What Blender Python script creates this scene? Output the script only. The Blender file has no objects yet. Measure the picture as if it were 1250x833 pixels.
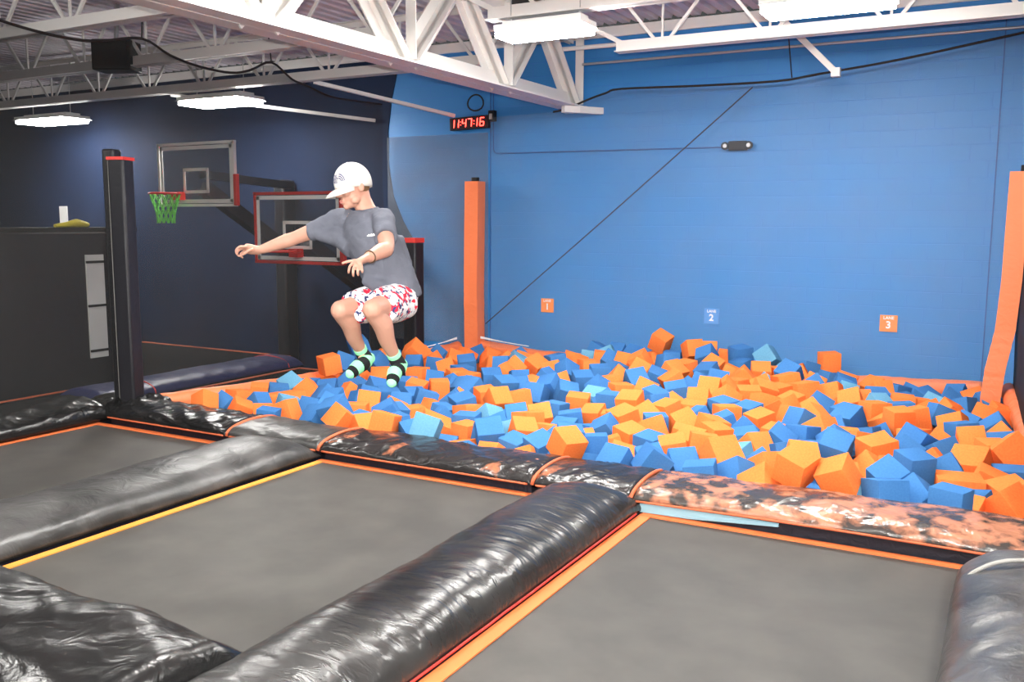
import bpy, bmesh, math, random
from mathutils import Vector, Matrix, noise
C = bpy.context.scene.collection
random.seed(3)
PI = math.pi
sc = bpy.context.scene

# ------------------------------------------------------------------ camera
F_PX, YAW, PITCH, ROLL = 1119.62, math.radians(28.911), math.radians(7.409), math.radians(0.229)
CAM = Vector((0, 0, 2.0))
_f = Vector((-math.sin(YAW)*math.cos(PITCH), math.cos(YAW)*math.cos(PITCH), -math.sin(PITCH)))
_r0 = Vector((math.cos(YAW), math.sin(YAW), 0)); _u0 = _r0.cross(_f)
_r = _r0*math.cos(ROLL) + _u0*math.sin(ROLL); _u = -_r0*math.sin(ROLL) + _u0*math.cos(ROLL)
cd = bpy.data.cameras.new('camera'); cam = bpy.data.objects.new('camera', cd); C.objects.link(cam)
cam.matrix_world = Matrix((( _r.x, _u.x, -_f.x, CAM.x), (_r.y, _u.y, -_f.y, CAM.y), (_r.z, _u.z, -_f.z, CAM.z), (0, 0, 0, 1)))
cd.sensor_width = 36; cd.lens = F_PX/1250*36; cd.clip_start = .05; cd.clip_end = 200
sc.camera = cam
def dep(x, y, D): return CAM + (_f + _r*((x-625)/F_PX) - _u*((y-416.5)/F_PX))*D   # point at a depth, used to pose the figure

# ------------------------------------------------------------------ materials
def mat(name, col, rough=.6, spec=.4, metal=0, emit=None, es=0, bump=None, var=None, coat=0, sheen=0):
    m = bpy.data.materials.new(name); m.use_nodes = True
    nt = m.node_tree; b = nt.nodes['Principled BSDF']
    b.inputs['Base Color'].default_value = (*col, 1); b.inputs['Roughness'].default_value = rough
    b.inputs['Specular IOR Level'].default_value = spec; b.inputs['Metallic'].default_value = metal
    if coat: b.inputs['Coat Weight'].default_value = coat; b.inputs['Coat Roughness'].default_value = .15
    if emit: b.inputs['Emission Color'].default_value = (*emit, 1); b.inputs['Emission Strength'].default_value = es
    tc = nt.nodes.new('ShaderNodeTexCoord')
    if var:                                   # (scale, second colour, low, high, detail)
        n = nt.nodes.new('ShaderNodeTexNoise'); n.inputs['Scale'].default_value = var[0]; n.inputs['Detail'].default_value = var[4] if len(var) > 4 else 5
        r = nt.nodes.new('ShaderNodeValToRGB'); r.color_ramp.elements[0].position = var[2]; r.color_ramp.elements[1].position = var[3]
        r.color_ramp.elements[0].color = (*col, 1); r.color_ramp.elements[1].color = (*var[1], 1)
        nt.links.new(tc.outputs['Object'], n.inputs['Vector']); nt.links.new(n.outputs['Fac'], r.inputs['Fac']); nt.links.new(r.outputs['Color'], b.inputs['Base Color'])
    if bump:                                  # (scale, strength, distance, distortion, stretch)
        n = nt.nodes.new('ShaderNodeTexNoise'); n.inputs['Scale'].default_value = bump[0]; n.inputs['Detail'].default_value = 4
        n.inputs['Distortion'].default_value = bump[3] if len(bump) > 3 else 0
        mp = nt.nodes.new('ShaderNodeMapping')
        if len(bump) > 4: mp.inputs['Scale'].default_value = bump[4]
        bp = nt.nodes.new('ShaderNodeBump'); bp.inputs['Strength'].default_value = bump[1]; bp.inputs['Distance'].default_value = bump[2]
        nt.links.new(tc.outputs['Object'], mp.inputs['Vector']); nt.links.new(mp.outputs['Vector'], n.inputs['Vector'])
        nt.links.new(n.outputs['Fac'], bp.inputs['Height']); nt.links.new(bp.outputs['Normal'], b.inputs['Normal'])
    return m

def brick_mat(name, col, col2, mortar):
    m = mat(name, col, .45, .35); nt = m.node_tree; b = nt.nodes['Principled BSDF']
    tc = [n for n in nt.nodes if n.type == 'TEX_COORD'][0]
    sp = nt.nodes.new('ShaderNodeSeparateXYZ'); cb = nt.nodes.new('ShaderNodeCombineXYZ')
    nt.links.new(tc.outputs['Object'], sp.inputs[0]); nt.links.new(sp.outputs['X'], cb.inputs['X']); nt.links.new(sp.outputs['Z'], cb.inputs['Y'])
    br = nt.nodes.new('ShaderNodeTexBrick'); br.inputs['Scale'].default_value = 1
    br.inputs['Brick Width'].default_value = .4; br.inputs['Row Height'].default_value = .195; br.inputs['Mortar Size'].default_value = .006; br.inputs['Mortar Smooth'].default_value = .6
    br.inputs['Color1'].default_value = (*col, 1); br.inputs['Color2'].default_value = (*col2, 1); br.inputs['Mortar'].default_value = (*mortar, 1)
    nt.links.new(cb.outputs[0], br.inputs['Vector']); nt.links.new(br.outputs['Color'], b.inputs['Base Color'])
    n = nt.nodes.new('ShaderNodeTexNoise'); n.inputs['Scale'].default_value = 60; n.inputs['Detail'].default_value = 3
    nt.links.new(tc.outputs['Object'], n.inputs['Vector'])
    ma = nt.nodes.new('ShaderNodeMath'); ma.operation = 'MULTIPLY_ADD'; ma.inputs[1].default_value = .25
    inv = nt.nodes.new('ShaderNodeMath'); inv.operation = 'SUBTRACT'; inv.inputs[0].default_value = 1
    nt.links.new(br.outputs['Fac'], inv.inputs[1]); nt.links.new(n.outputs['Fac'], ma.inputs[0]); nt.links.new(inv.outputs[0], ma.inputs[2])
    bp = nt.nodes.new('ShaderNodeBump'); bp.inputs['Strength'].default_value = .3; bp.inputs['Distance'].default_value = .005
    nt.links.new(ma.outputs[0], bp.inputs['Height']); nt.links.new(bp.outputs['Normal'], b.inputs['Normal'])
    return m

def net_mat(name, col, opac, soft=.12):
    m = bpy.data.materials.new(name); m.use_nodes = True; nt = m.node_tree
    b = nt.nodes['Principled BSDF']; b.inputs['Base Color'].default_value = (*col, 1); b.inputs['Roughness'].default_value = .8; b.inputs['Specular IOR Level'].default_value = .15
    t = nt.nodes.new('ShaderNodeBsdfTransparent'); mx = nt.nodes.new('ShaderNodeMixShader'); out = nt.nodes['Material Output']
    tc = nt.nodes.new('ShaderNodeTexCoord'); n = nt.nodes.new('ShaderNodeTexNoise'); n.inputs['Scale'].default_value = 1.3; n.inputs['Detail'].default_value = 3
    mr = nt.nodes.new('ShaderNodeMapRange'); mr.inputs[1].default_value = .3; mr.inputs[2].default_value = .7; mr.inputs[3].default_value = opac-soft; mr.inputs[4].default_value = opac+soft
    nt.links.new(tc.outputs['Object'], n.inputs['Vector']); nt.links.new(n.outputs['Fac'], mr.inputs[0]); nt.links.new(mr.outputs[0], mx.inputs[0])
    nt.links.new(t.outputs[0], mx.inputs[1]); nt.links.new(b.outputs[0], mx.inputs[2]); nt.links.new(mx.outputs[0], out.inputs['Surface'])
    return m

BLUE1, BLUE2 = (.038, .225, .56), (.04, .23, .57)
M = dict(
    wall=brick_mat('blue_block', BLUE1, BLUE2, (.042, .205, .585)),
    dark_wall=mat('dark_wall', (.05, .055, .07), .7),
    floor=mat('floor_dark', (.03, .03, .033), .8, bump=(20, .2, .01)),
    deck=mat('roof_deck', (.74, .68, .73), .5, .3),
    steel=mat('white_steel', (.82, .8, .77), .45, .4, bump=(8, .15, .004)),
    galv=mat('galvanised', (.5, .5, .5), .4, .5, .6),
    lamp=mat('lamp_diffuser', (.9, .9, .9), .5, emit=(1, .98, .94), es=44),
    lampbody=mat('lamp_housing', (.8, .8, .78), .4),
    bed=mat('bed_fabric', (.054, .051, .047), .55, .35, var=(3, (.078, .073, .066), .35, .7), bump=(420, .25, .002)),
    vinyl=mat('black_vinyl', (.009, .009, .009), .25, .45, bump=(7, .42, .02, 1.2, (1, 1, 1)), var=(2.5, (.018, .017, .017), .45, .75)),
    vinyl_soft=mat('soft_vinyl', (.014, .014, .014), .27, .5, bump=(5, .4, .02, .8, (1.0, 2.6, 1)), var=(1.5, (.04, .039, .038), .35, .7)),
    vinyl_gray=mat('dusty_vinyl', (.03, .03, .029), .36, .45, bump=(6, .5, .02, 1.2), var=(2.2, (.1, .097, .095), .38, .7)),
    vinyl_worn=mat('worn_vinyl', (.05, .042, .038), .25, .55, bump=(8, .6, .02, 1.0), var=(7, (.45, .19, .11), .44, .58, 9)),
    vinyl_patch=mat('patched_vinyl', (.022, .02, .02), .25, .55, bump=(8, .6, .02, 1.0), var=(5, (.5, .17, .08), .6, .72, 8)),
    navy=mat('navy_vinyl', (.02, .025, .09), .4, .4, bump=(12, .5, .01, 1)),
    skirt=mat('skirt_cloth', (.012, .012, .02), .6, .3, bump=(12, .7, .015, 1)),
    orange_web=mat('orange_webbing', (.82, .19, .06), .7, .2),
    yellow_web=mat('yellow_webbing', (.85, .32, .06), .7, .2),
    piping=mat('orange_piping', (.6, .14, .06), .5, .3),
    grey_pipe=mat('grey_piping', (.35, .34, .32), .5, .3),
    orange_vinyl=mat('orange_vinyl', (.88, .22, .085), .42, .35, bump=(14, .5, .012, .8)),
    black_mesh=mat('black_mesh', (.008, .008, .009), .95, .05),
    hazy_net=net_mat('hazy_netting', (.2, .23, .27), .42, .12),
    navy_wall=mat('navy_paint', (.006, .014, .04), .75, .2, bump=(60, .2, .003), var=(1.2, (.009, .02, .055), .4, .75)),
    pale_foam=mat('pale_blue_foam', (.28, .46, .54), .8, .1),
    foam_o=mat('orange_foam', (.92, .2, .05), .95, .05, bump=(90, .4, .004), var=(14, (.95, .235, .06), .35, .65)),
    foam_b=mat('blue_foam', (.05, .17, .41), .95, .05, bump=(90, .4, .004), var=(14, (.058, .19, .44), .35, .65)),
    foam_l=mat('light_blue_foam', (.12, .31, .48), .95, .05, bump=(90, .4, .004), var=(14, (.14, .35, .52), .35, .65)),
    black=mat('matt_black', (.012, .012, .013), .6, .3),
    blackpad=mat('black_padding', (.016, .016, .02), .45, .35, bump=(9, .4, .012, .6)),
    net_side=net_mat('black_netting', (.045, .045, .043), .38, .06),
    net_back=net_mat('fine_netting', (.36, .4, .46), .12, .04),
    net_dense=net_mat('dense_netting', (.02, .02, .02), .92, .03),
    cord=mat('black_cord', (.02, .016, .015), .7),
    blue_cord=mat('blue_conduit', (.03, .11, .33), .5),
    signo=mat('sign_orange', (.95, .28, .06), .4), signb=mat('sign_blue', (.09, .32, .75), .4), white=mat('white_paint', (.9, .9, .9), .5),
    led=mat('led_red', (.5, .02, .02), .4, emit=(1, .03, .02), es=5), clockbody=mat('clock_body', (.03, .012, .015), .35),
    clear=None, rimred=mat('red_paint', (.75, .04, .03), .4), board_line=mat('board_line', (.95, .94, .9), .5),
    greennet=mat('green_net', (.2, .7, .12), .7), yellow=mat('yellow_cloth', (.75, .62, .05), .6), pale=mat('pale_panel', (.6, .6, .58), .6),
    red=mat('red_trim', (.7, .05, .04), .5),
)
def glass_mat():
    m = bpy.data.materials.new('backboard_acrylic'); m.use_nodes = True; nt = m.node_tree; b = nt.nodes['Principled BSDF']
    b.inputs['Base Color'].default_value = (.12, .13, .15, 1); b.inputs['Roughness'].default_value = .05
    t = nt.nodes.new('ShaderNodeBsdfTransparent'); mx = nt.nodes.new('ShaderNodeMixShader'); mx.inputs[0].default_value = .3
    nt.links.new(t.outputs[0], mx.inputs[1]); nt.links.new(b.outputs[0], mx.inputs[2]); nt.links.new(mx.outputs[0], nt.nodes['Material Output'].inputs['Surface'])
    return m
M['clear'] = glass_mat()

# ------------------------------------------------------------------ object helpers
def meta(o, label=None, cat=None, group=None, kind=None):
    if label: o['label'] = label
    if cat: o['category'] = cat
    if group: o['group'] = group
    if kind: o['kind'] = kind
    return o
def thing(name, label, cat, loc=(0, 0, 0), group=None):
    o = bpy.data.objects.new(name, None); C.objects.link(o); o.location = loc; o.empty_display_size = .1
    return meta(o, label, cat, group)
def shade(me, ang=None):
    me.polygons.foreach_set('use_smooth', [True]*len(me.polygons))
    if ang is not None: me.set_sharp_from_angle(angle=math.radians(ang))
def wloc(o):
    v = Vector((0, 0, 0))
    while o is not None: v = v + o.location; o = o.parent
    return v
class MB:
    def __init__(s): s.v = []; s.f = []; s.mi = []
    def add(s, vs, fs, mi=0):
        b = len(s.v); s.v += [tuple(v) for v in vs]; s.f += [tuple(b+i for i in f) for f in fs]; s.mi += [mi]*len(fs); return s
    def box(s, c, d, R=None, mi=0):
        c = Vector(c); vs = []
        for x in (-.5, .5):
            for y in (-.5, .5):
                for z in (-.5, .5):
                    p = Vector((x*d[0], y*d[1], z*d[2])); vs.append(c + (R @ p if R else p))
        return s.add(vs, [(0, 1, 3, 2), (4, 6, 7, 5), (0, 4, 5, 1), (2, 3, 7, 6), (0, 2, 6, 4), (1, 5, 7, 3)], mi)
    def bar(s, a, b, w, h, up=(0, 0, 1), mi=0):
        a, b = Vector(a), Vector(b); t = (b-a).normalized(); up = Vector(up)
        if abs(t.dot(up)) > .98: up = Vector((0, 1, 0))
        n = t.cross(up).normalized(); m = n.cross(t)
        return s.box((a+b)/2, (w, (b-a).length, h), Matrix((n, t, m)).transposed(), mi)
    def angle(s, a, b, w, th, up=(0, 0, 1), flip=1, mi=0):        # an L-profile steel bar
        a, b = Vector(a), Vector(b); t = (b-a).normalized(); up = Vector(up)
        if abs(t.dot(up)) > .98: up = Vector((0, 1, 0))
        n = t.cross(up).normalized(); m = n.cross(t); R = Matrix((n, t, m)).transposed(); L = (b-a).length; c = (a+b)/2
        s.box(c + n*(w/2*flip), (w, L, th), R, mi); s.box(c + m*(w/2), (th, L, w), R, mi); return s
    def tube(s, pts, r, n=10, side=None, cap=True, mi=0, mis=None, smooth=0):
        P = [Vector(p) for p in pts]; R = [(q, q) if isinstance(q, (int, float)) else tuple(q) for q in (r if isinstance(r, (list, tuple)) and not (len(r) == 2 and len(P) != 2 and isinstance(r[0], (int, float))) else [r]*len(P))]
        if smooth and len(P) > 2:
            Q, RR = [], []
            for i in range(len(P)-1):
                p0, p1, p2, p3 = P[max(i-1, 0)], P[i], P[i+1], P[min(i+2, len(P)-1)]
                for k in range(smooth):
                    t = k/smooth
                    Q.append(.5*((2*p1) + (p2-p0)*t + (2*p0-5*p1+4*p2-p3)*t*t + (3*p1-p0-3*p2+p3)*t**3))
                    RR.append(tuple(R[i][j]*(1-t)+R[i+1][j]*t for j in (0, 1)))
            Q.append(P[-1]); RR.append(R[-1]); P, R = Q, RR
        vs, fs, mm = [], [], []; ref = Vector(side) if side else None; prev = None
        for i, p in enumerate(P):
            t = (P[min(i+1, len(P)-1)] - P[max(i-1, 0)]).normalized()
            if ref is not None: a = ref - t*ref.dot(t)
            elif prev is not None: a = prev - t*prev.dot(t)
            else:
                a = Vector((0, 0, 1)) if abs(t.z) < .9 else Vector((1, 0, 0)); a = a - t*a.dot(t)
            a.normalize(); prev = a; bb = t.cross(a)
            for k in range(n):
                th = 2*PI*k/n; vs.append(p + a*(R[i][0]*math.cos(th)) + bb*(R[i][1]*math.sin(th)))
        for i in range(len(P)-1):
            for k in range(n): fs.append((i*n+k, i*n+(k+1) % n, (i+1)*n+(k+1) % n, (i+1)*n+k)); mm.append(mis[min(i*len(mis)//max(1, len(P)-1), len(mis)-1)] if mis else mi)
        if cap:
            fs.append(tuple(range(n-1, -1, -1))); fs.append(tuple((len(P)-1)*n+k for k in range(n))); mm += [mm[0], mm[-1]]
        b = len(s.v); s.v += [tuple(v) for v in vs]; s.f += [tuple(b+i for i in f) for f in fs]; s.mi += mm
        return s
    def ball(s, c, rx, ax=None, nu=14, nv=10, mi=0):              # ellipsoid; ax = three axis vectors
        c = Vector(c); ax = ax or (Vector((1, 0, 0)), Vector((0, 1, 0)), Vector((0, 0, 1)))
        rx = (rx, rx, rx) if isinstance(rx, (int, float)) else rx
        vs = [c + ax[2]*rx[2]]
        for j in range(1, nv):
            for i in range(nu):
                th, ph = PI*j/nv, 2*PI*i/nu
                vs.append(c + ax[0]*(rx[0]*math.sin(th)*math.cos(ph)) + ax[1]*(rx[1]*math.sin(th)*math.sin(ph)) + ax[2]*(rx[2]*math.cos(th)))
        vs.append(c - ax[2]*rx[2]); fs = []
        for i in range(nu):
            fs.append((0, 1+i, 1+(i+1) % nu)); e = 1+(nv-2)*nu
            fs.append((len(vs)-1, e+(i+1) % nu, e+i))
            for j in range(nv-2): a = 1+j*nu; fs.append((a+i, a+nu+i, a+nu+(i+1) % nu, a+(i+1) % nu))
        return s.add(vs, fs, mi)
    def build(s, name, m, parent=None, smooth=None, label=None, bevel=0):
        me = bpy.data.meshes.new(name); o0 = wloc(parent)
        me.from_pydata([(v[0]-o0.x, v[1]-o0.y, v[2]-o0.z) for v in s.v], [], s.f); me.update()
        bm = bmesh.new(); bm.from_mesh(me); bmesh.ops.recalc_face_normals(bm, faces=bm.faces)
        bm.to_mesh(me); bm.free()
        for x in (m if isinstance(m, (list, tuple)) else [m]): me.materials.append(x)
        if any(s.mi): me.polygons.foreach_set('material_index', s.mi)
        if smooth is not None: shade(me, smooth if smooth < 180 else None)
        o = bpy.data.objects.new(name, me); C.objects.link(o)
        if parent: o.parent = parent
        if label: o['label'] = label
        if bevel:
            b = o.modifiers.new('bevel', 'BEVEL'); b.width = bevel; b.segments = 2; b.limit_method = 'ANGLE'; shade(me, 40)
        return o
def remesh(o, vox, it=4, fac=.5):
    r = o.modifiers.new('remesh', 'REMESH'); r.mode = 'VOXEL'; r.voxel_size = vox; r.use_smooth_shade = True
    if it: s = o.modifiers.new('smooth', 'SMOOTH'); s.factor = fac; s.iterations = it
    return o
def text_mesh(txt, size, bold=0.0):
    cu = bpy.data.curves.new('lettering', 'FONT'); cu.body = txt; cu.size = size; cu.align_x = 'CENTER'; cu.align_y = 'CENTER'; cu.offset = bold; cu.resolution_u = 3
    o = bpy.data.objects.new('lettering', cu); C.objects.link(o)
    me = bpy.data.meshes.new_from_object(o.evaluated_get(bpy.context.evaluated_depsgraph_get()))
    V = [tuple(v.co) for v in me.vertices]; F = [tuple(p.vertices) for p in me.polygons]
    bpy.data.objects.remove(o); bpy.data.curves.remove(cu); bpy.data.meshes.remove(me)
    return V, F
def nz(x, y, z=0): return noise.noise(Vector((x, y, z)))
# ================================================================== SETTING
W = 12.2
def struct(name, mb, m, **k): return meta(mb.build(name, m, **k), kind='structure')
FZ = -.6
struct('floor', MB().box((-10.5, 2, FZ-.05), (29, 21, .1)), M['floor'])
struct('wall_back', MB().box((-10.5, W+.1, 2), (29, .2, 5.4)), M['wall'])
struct('wall_left', MB().box((-25.1, 2, 2), (.2, 21, 5.4)), M['dark_wall'])
struct('wall_right', MB().box((4.1, 2, 2), (.2, 21, 5.4)), M['dark_wall'])
struct('wall_front', MB().box((-10.5, -8.6, 2), (29, .2, 5.4)), M['dark_wall'])
d = MB(); n = 0; x = -25.0; prof = []
while x < 4.1:
    prof += [(x, 4.72), (x+.09, 4.72), (x+.11, 4.78), (x+.16, 4.78), (x+.18, 4.72)]; x += .2
vs = [(px, -8.5, pz) for px, pz in prof] + [(px, W, pz) for px, pz in prof]; k = len(prof)
d.add(vs, [(i, i+1, k+i+1, k+i) for i in range(k-1)])
d.box((-10.5, 2, 4.86), (29, 21, .06))
struct('ceiling', d, M['deck'])
struct('trim_1', MB().box((-10.5, W-.02, 4.62), (29, .05, .14)), M['steel'])          # ledger along the head of the block wall
pb = [(-8.77, 4.55), (-8.94, 3.94), (-9.02, 3.44), (-9.02, 2.92), (-8.93, 2.4), (-8.74, 2.0), (-8.55, 1.72), (-8.54, FZ)]
n_ = MB(); P_ = [(-24.9, FZ), (-24.9, 4.55)] + pb
n_.add([(x, W-.012, z) for x, z in P_] + [(x, W, z) for x, z in P_], [tuple(range(10)), tuple(range(19, 9, -1))] + [(i, (i+1) % 10, (i+1) % 10+10, i+10) for i in range(10)])
struct('wall_panel', n_, M['navy_wall'])
# control joints of the block wall
for i, jx in enumerate((-7.12, -.32)): struct('trim_%d' % (i+2), MB().box((jx, W-.003, 2.3), (.012, .012, 4.4)), M['blue_cord'])

# ------------------------------------------------------------------ roof steel
GX, GB, GT = -5.72, 3.6, 4.68
g = thing('roof_girder', 'heavy white steel roof girder running towards the blue wall above the foam pit', 'roof girder', (GX, 2, GB))
def chord(z, up):
    mb = MB()
    for s in (-1, 1): mb.box((GX+s*.015+s*.095, 2.7, z+.01*up), (.19, 18.7, .02)); mb.box((GX+s*.025, 2.7, z+up*.1), (.018, 18.7, .2))
    return mb
chord(GB, 1).build('bottom_chord', M['steel'], g); chord(GT, -1).build('top_chord', M['steel'], g)
ys = [12.1-2.05*i for i in range(9)]
for y in ys:
    for s in (-1, 1):
        if y+s*1.0 > 12.15: continue
        mb = MB()
        for q in (-1, 1): mb.angle((GX+q*.035, y+s*.08, GB+.06), (GX+q*.035, y+s*.98, GT-.06), .13, .016, (1, 0, 0), q)
        mb.build('web_brace', M['steel'], g)
    MB().angle((GX+.05, y, GB+.05), (GX+.05, y, GT-.05), .12, .014, (1, 0, 0)).build('web_post', M['steel'], g)
    MB().box((GX, y, GB+.1), (.02, .42, .2)).build('gusset_plate', M['steel'], g)
MB().box((GX+.05, 12.13, GB-.02), (.35, .12, .08)).build('bearing_seat', M['steel'], g)
MB().bar((GX+.05, 11.7, GB-.05), (GX+.42, 12.19, GB-.05), .1, .09).build('end_stub', M['steel'], g)

def joist(Y, x0, x1, z, label, off, endl):
    j = thing('roof_joist', label, 'roof joist', ((x0+x1)/2, Y, z), 'white bar joists under the roof deck')
    T = 4.66
    mb = MB()
    for s in (-1, 1): mb.box(((x0+x1)/2, Y+s*.045, z+.006), (x1-x0, .07, .012)); mb.box(((x0+x1)/2, Y+s*.014, z+.065), (x1-x0, .012, .13))
    mb.build('bottom_chord', M['steel'], j)
    mb = MB()
    for s in (-1, 1): mb.box(((x0+x1)/2, Y+s*.035, T-.006), (x1-x0+2.4, .05, .012)); mb.box(((x0+x1)/2, Y+s*.012, T-.04), (x1-x0+2.4, .01, .07))
    mb.build('top_chord', M['steel'], j)
    x = x0+off
    while x < x1-.1:
        mb = MB()
        mb.bar((x-.04, Y, z+.05), (x-.56, Y, T-.04), .028, .036); mb.bar((x+.04, Y, z+.05), (x+.56, Y, T-.04), .028, .036); mb.bar((x, Y, z+.05), (x, Y, T-.04), .024, .024)
        mb.build('web_brace', M['steel'], j); x += 1.2
    if endl: MB().bar((x0+.15, Y, z+.06), (x0-1.0, Y, T-.05), .035, .05).build('end_brace', M['steel'], j)
    return j
joist(10.15, -4.24, 3.4, 3.94, 'white bar joist nearest the blue wall, on the foam pit side of the heavy girder', .55, 1)
joist(8.1, -4.75, 3.4, 3.96, 'white bar joist carrying the bright light fixture above the foam pit', .6, 1)
joist(6.05, -4.75, 3.4, 3.96, 'white bar joist over the near end of the foam pit, closest to the camera', .6, 1)
joist(10.15, -21, -5.95, 3.94, 'dim bar joist behind the netting, between the two lit hoop-side lamps', .5, 0)
joist(8.2, -21, -5.95, 3.94, 'dim bar joist behind the netting crossing just under the black loudspeaker', .4, 0)
joist(6.35, -21, -5.95, 3.94, 'dim bar joist above the sagging net edge beside the heavy girder', .3, 0)
b = MB().bar((-2.98, 11.3, 4.72), (-2.02, 11.3, 3.74), .07, .07); b.box((-2.0, 11.3, 3.72), (.1, .09, .1))
meta(b.build('roof_brace', M['steel'], bevel=.004), 'slanting white steel tube brace ending above the net edge by the blue wall', 'brace')
for k, (x0, y0, x1, y1, l) in enumerate(((-11.8, 10.3, -9.2, 12.1, 'thin slanting steel brace high behind the netting above the white framed hoop'), (-8.9, 10.3, -7.7, 12.1, 'thin slanting steel brace high behind the netting near the curved net edge'))):
    meta(MB().bar((x0, y0, 3.95), (x1, y1, 3.6), .06, .05).build('roof_brace', M['steel']), l, 'brace')
meta(MB().tube([(-5.75, 11.75, 4.36), (4.0, 11.75, 4.28)], .03, 10).build('sprinkler_pipe', M['steel'], smooth=60), 'long straight white pipe under the roof deck along the blue wall', 'pipe')
meta(MB().tube([(-5.5, 11.95, 4.17), (4.0, 11.95, 4.16)], .018, 8).build('conduit_pipe', M['galv'], smooth=60), 'thin grey conduit running level just below the long white roof pipe', 'conduit')

def lamp(x, y, z, label, L=1.1, wd=.42, rot=0.0):
    t = thing('ceiling_light', label, 'ceiling light', (x, y, z), 'fluorescent fixtures hung under the roof joists')
    h = MB(); h.box((x, y, z+.07), (L, wd, .05)); h.box((x, y, z+.115), (L*.9, wd*.5, .05))
    for s in (-1, 1): h.add([(x-L/2, y+s*wd/2, z+.045), (x+L/2, y+s*wd/2, z+.045), (x+L/2, y+s*(wd/2+.05), z+.03), (x-L/2, y+s*(wd/2+.05), z+.03)], [(0, 1, 2, 3)])
    h.build('housing', M['lampbody'], t)
    MB().box((x, y, z+.005), (L*.98, wd*.96, .06)).build('diffuser', M['lamp'], t, bevel=.012)
    w = MB()
    for s in (-1, 1): w.tube([(x+s*L*.4, y, z+.13), (x+s*L*.4, y, 4.7)], .006, 6)
    w.build('hanger_wire', M['galv'], t)
lamp(-4.12, 8.08, 3.78, 'bright white light fixture hanging beside the heavy girder above the jumper', .92, .36)
lamp(-1.62, 8.6, 3.86, 'bright light fixture at the top edge, right of the slanting white brace', 1.1)
lamp(-11.0, 10.55, 3.8, 'bright light fixture above the white framed basketball backboard', 1.25, .6)
lamp(-15.9, 11.1, 3.8, 'bright light fixture in the dim corner farthest from the foam pit', 1.35, .6)
for (x, y) in ((1.8, 5.2), (-4.2, 5.4), (-4.2, .6), (-1.2, .6), (1.8, .6), (-8.6, 3.0), (-4.2, -4), (1, -4)):
    lamp(x, y, 3.95, 'bright ceiling fixture hung over the nearer trampoline lanes', 1.1)

def speaker(c, s, rz, label, m):
    t = thing('loudspeaker', label, 'loudspeaker', c); R = Matrix.Rotation(rz, 3, 'Z'); cv = Vector(c)
    MB().box(cv, s, R).build('cabinet', m, t, bevel=.02)
    MB().box(cv + R @ Vector((0, -s[1]/2-.006, 0)), (s[0]*.86, .014, s[2]*.86), R).build('grille', M['black'], t)
    MB().bar(cv + Vector((0, 0, s[2]/2-.01)), cv + Vector((0, .05, s[2]/2+.5)), .04, .04).build('bracket', M['galv'], t)
speaker((-4.72, 8.75, 4.2), (.26, .24, .24), .5, 'small dark grey loudspeaker just above the bright fixture by the girder', mat('grey_cabinet', (.08, .1, .13), .5))
speaker((-10.3, 8.15, 4.08), (.5, .35, .38), .45, 'black loudspeaker box hung high behind the netting', M['black'])

# ------------------------------------------------------------------ things on the blue wall
for n_, px, pz, m in (('1', -6.13, .765, 'signo'), ('2', -3.63, .735, 'signb'), ('3', -1.385, .765, 'signo')):
    t = thing('lane_sign', '%s square sign reading LANE %s on the blue block wall' % ('orange' if m == 'signo' else 'light blue', n_), 'sign', (px, W-.01, pz), 'lane number signs on the block wall')
    MB().box((px, W-.012, pz), (.205, .012, .205)).build('plate', M[m], t)
    for txt, s, dz, bd in (('LANE', .052, .068, .0012), (n_, .125, -.022, .004)):
        V, F = text_mesh(txt, s, bd); MB().add([(px+v[0], W-.0205, pz+dz+v[1]) for v in V], F).build('lettering', M['white'], t)

t = thing('emergency_wall_lamp', 'black twin-head emergency light on the blue wall above the LANE 2 sign', 'emergency light', (-3.34, W-.07, 3.0))
MB().box((-3.34, W-.05, 3.0), (.24, .09, .12)).build('body', M['black'], t, bevel=.012)
for s in (-1, 1):
    h = MB(); c = Vector((-3.34+s*.155, W-.08, 3.0)); h.tube([c+Vector((0, .06, 0)), c, c+Vector((0, -.04, 0))], [.03, .05, .052], 14)
    hd = h.build('lamp_head', M['black'], t, smooth=50)
    MB().ball(c+Vector((0, -.04, 0)), (.028, .012, .028)).build('lens', M['white'], hd, smooth=180)
meta(MB().tube([(-7.06, W-.02, 4.5), (-7.06, W-.02, 3.08), (-7.04, W-.02, 3.04), (-7.0, W-.02, 3.02), (-3.46, W-.02, 2.99)], .009, 6).build('wall_conduit', M['blue_cord'], smooth=60), 'thin blue conduit running along the wall to the emergency light', 'conduit')

t = thing('wall_clock', 'red digital LED clock showing 11:47:16 beside the wall joint', 'clock', (-7.455, W-.09, 3.485))
MB().box((-7.455, W-.05, 3.485), (.68, .09, .19), Matrix.Rotation(-.03, 3, 'Y')).build('case', M['clockbody'], t, bevel=.01)
SEG = {'1': 'bc', '4': 'fgbc', '7': 'abc', '6': 'acdefg'}
def seg(dm, cx, cz, w, h, k):
    th = .0125; q = {'a': ((-w, h), (w, h)), 'b': ((w, h), (w, 0)), 'c': ((w, 0), (w, -h)), 'd': ((-w, -h), (w, -h)), 'e': ((-w, 0), (-w, -h)), 'f': ((-w, h), (-w, 0)), 'g': ((-w, 0), (w, 0))}[k]
    a, b = [Vector((cx+p[0]+p[1]*.1, W-.099, cz+p[1])) for p in q]; dm.bar(a, b, .006, th, (0, 0, 1) if abs(a.z-b.z) < .01 else (1, 0, 0))
for ch, ox in (('1', -.285), ('1', -.205), ('4', -.075), ('7', .025), ('1', .125), ('6', .24)):
    dm = MB()
    for k in SEG[ch]: seg(dm, -7.455+ox, 3.485+ox*.03, .032, .058, k)
    dm.build('digit', M['led'], t)
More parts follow.
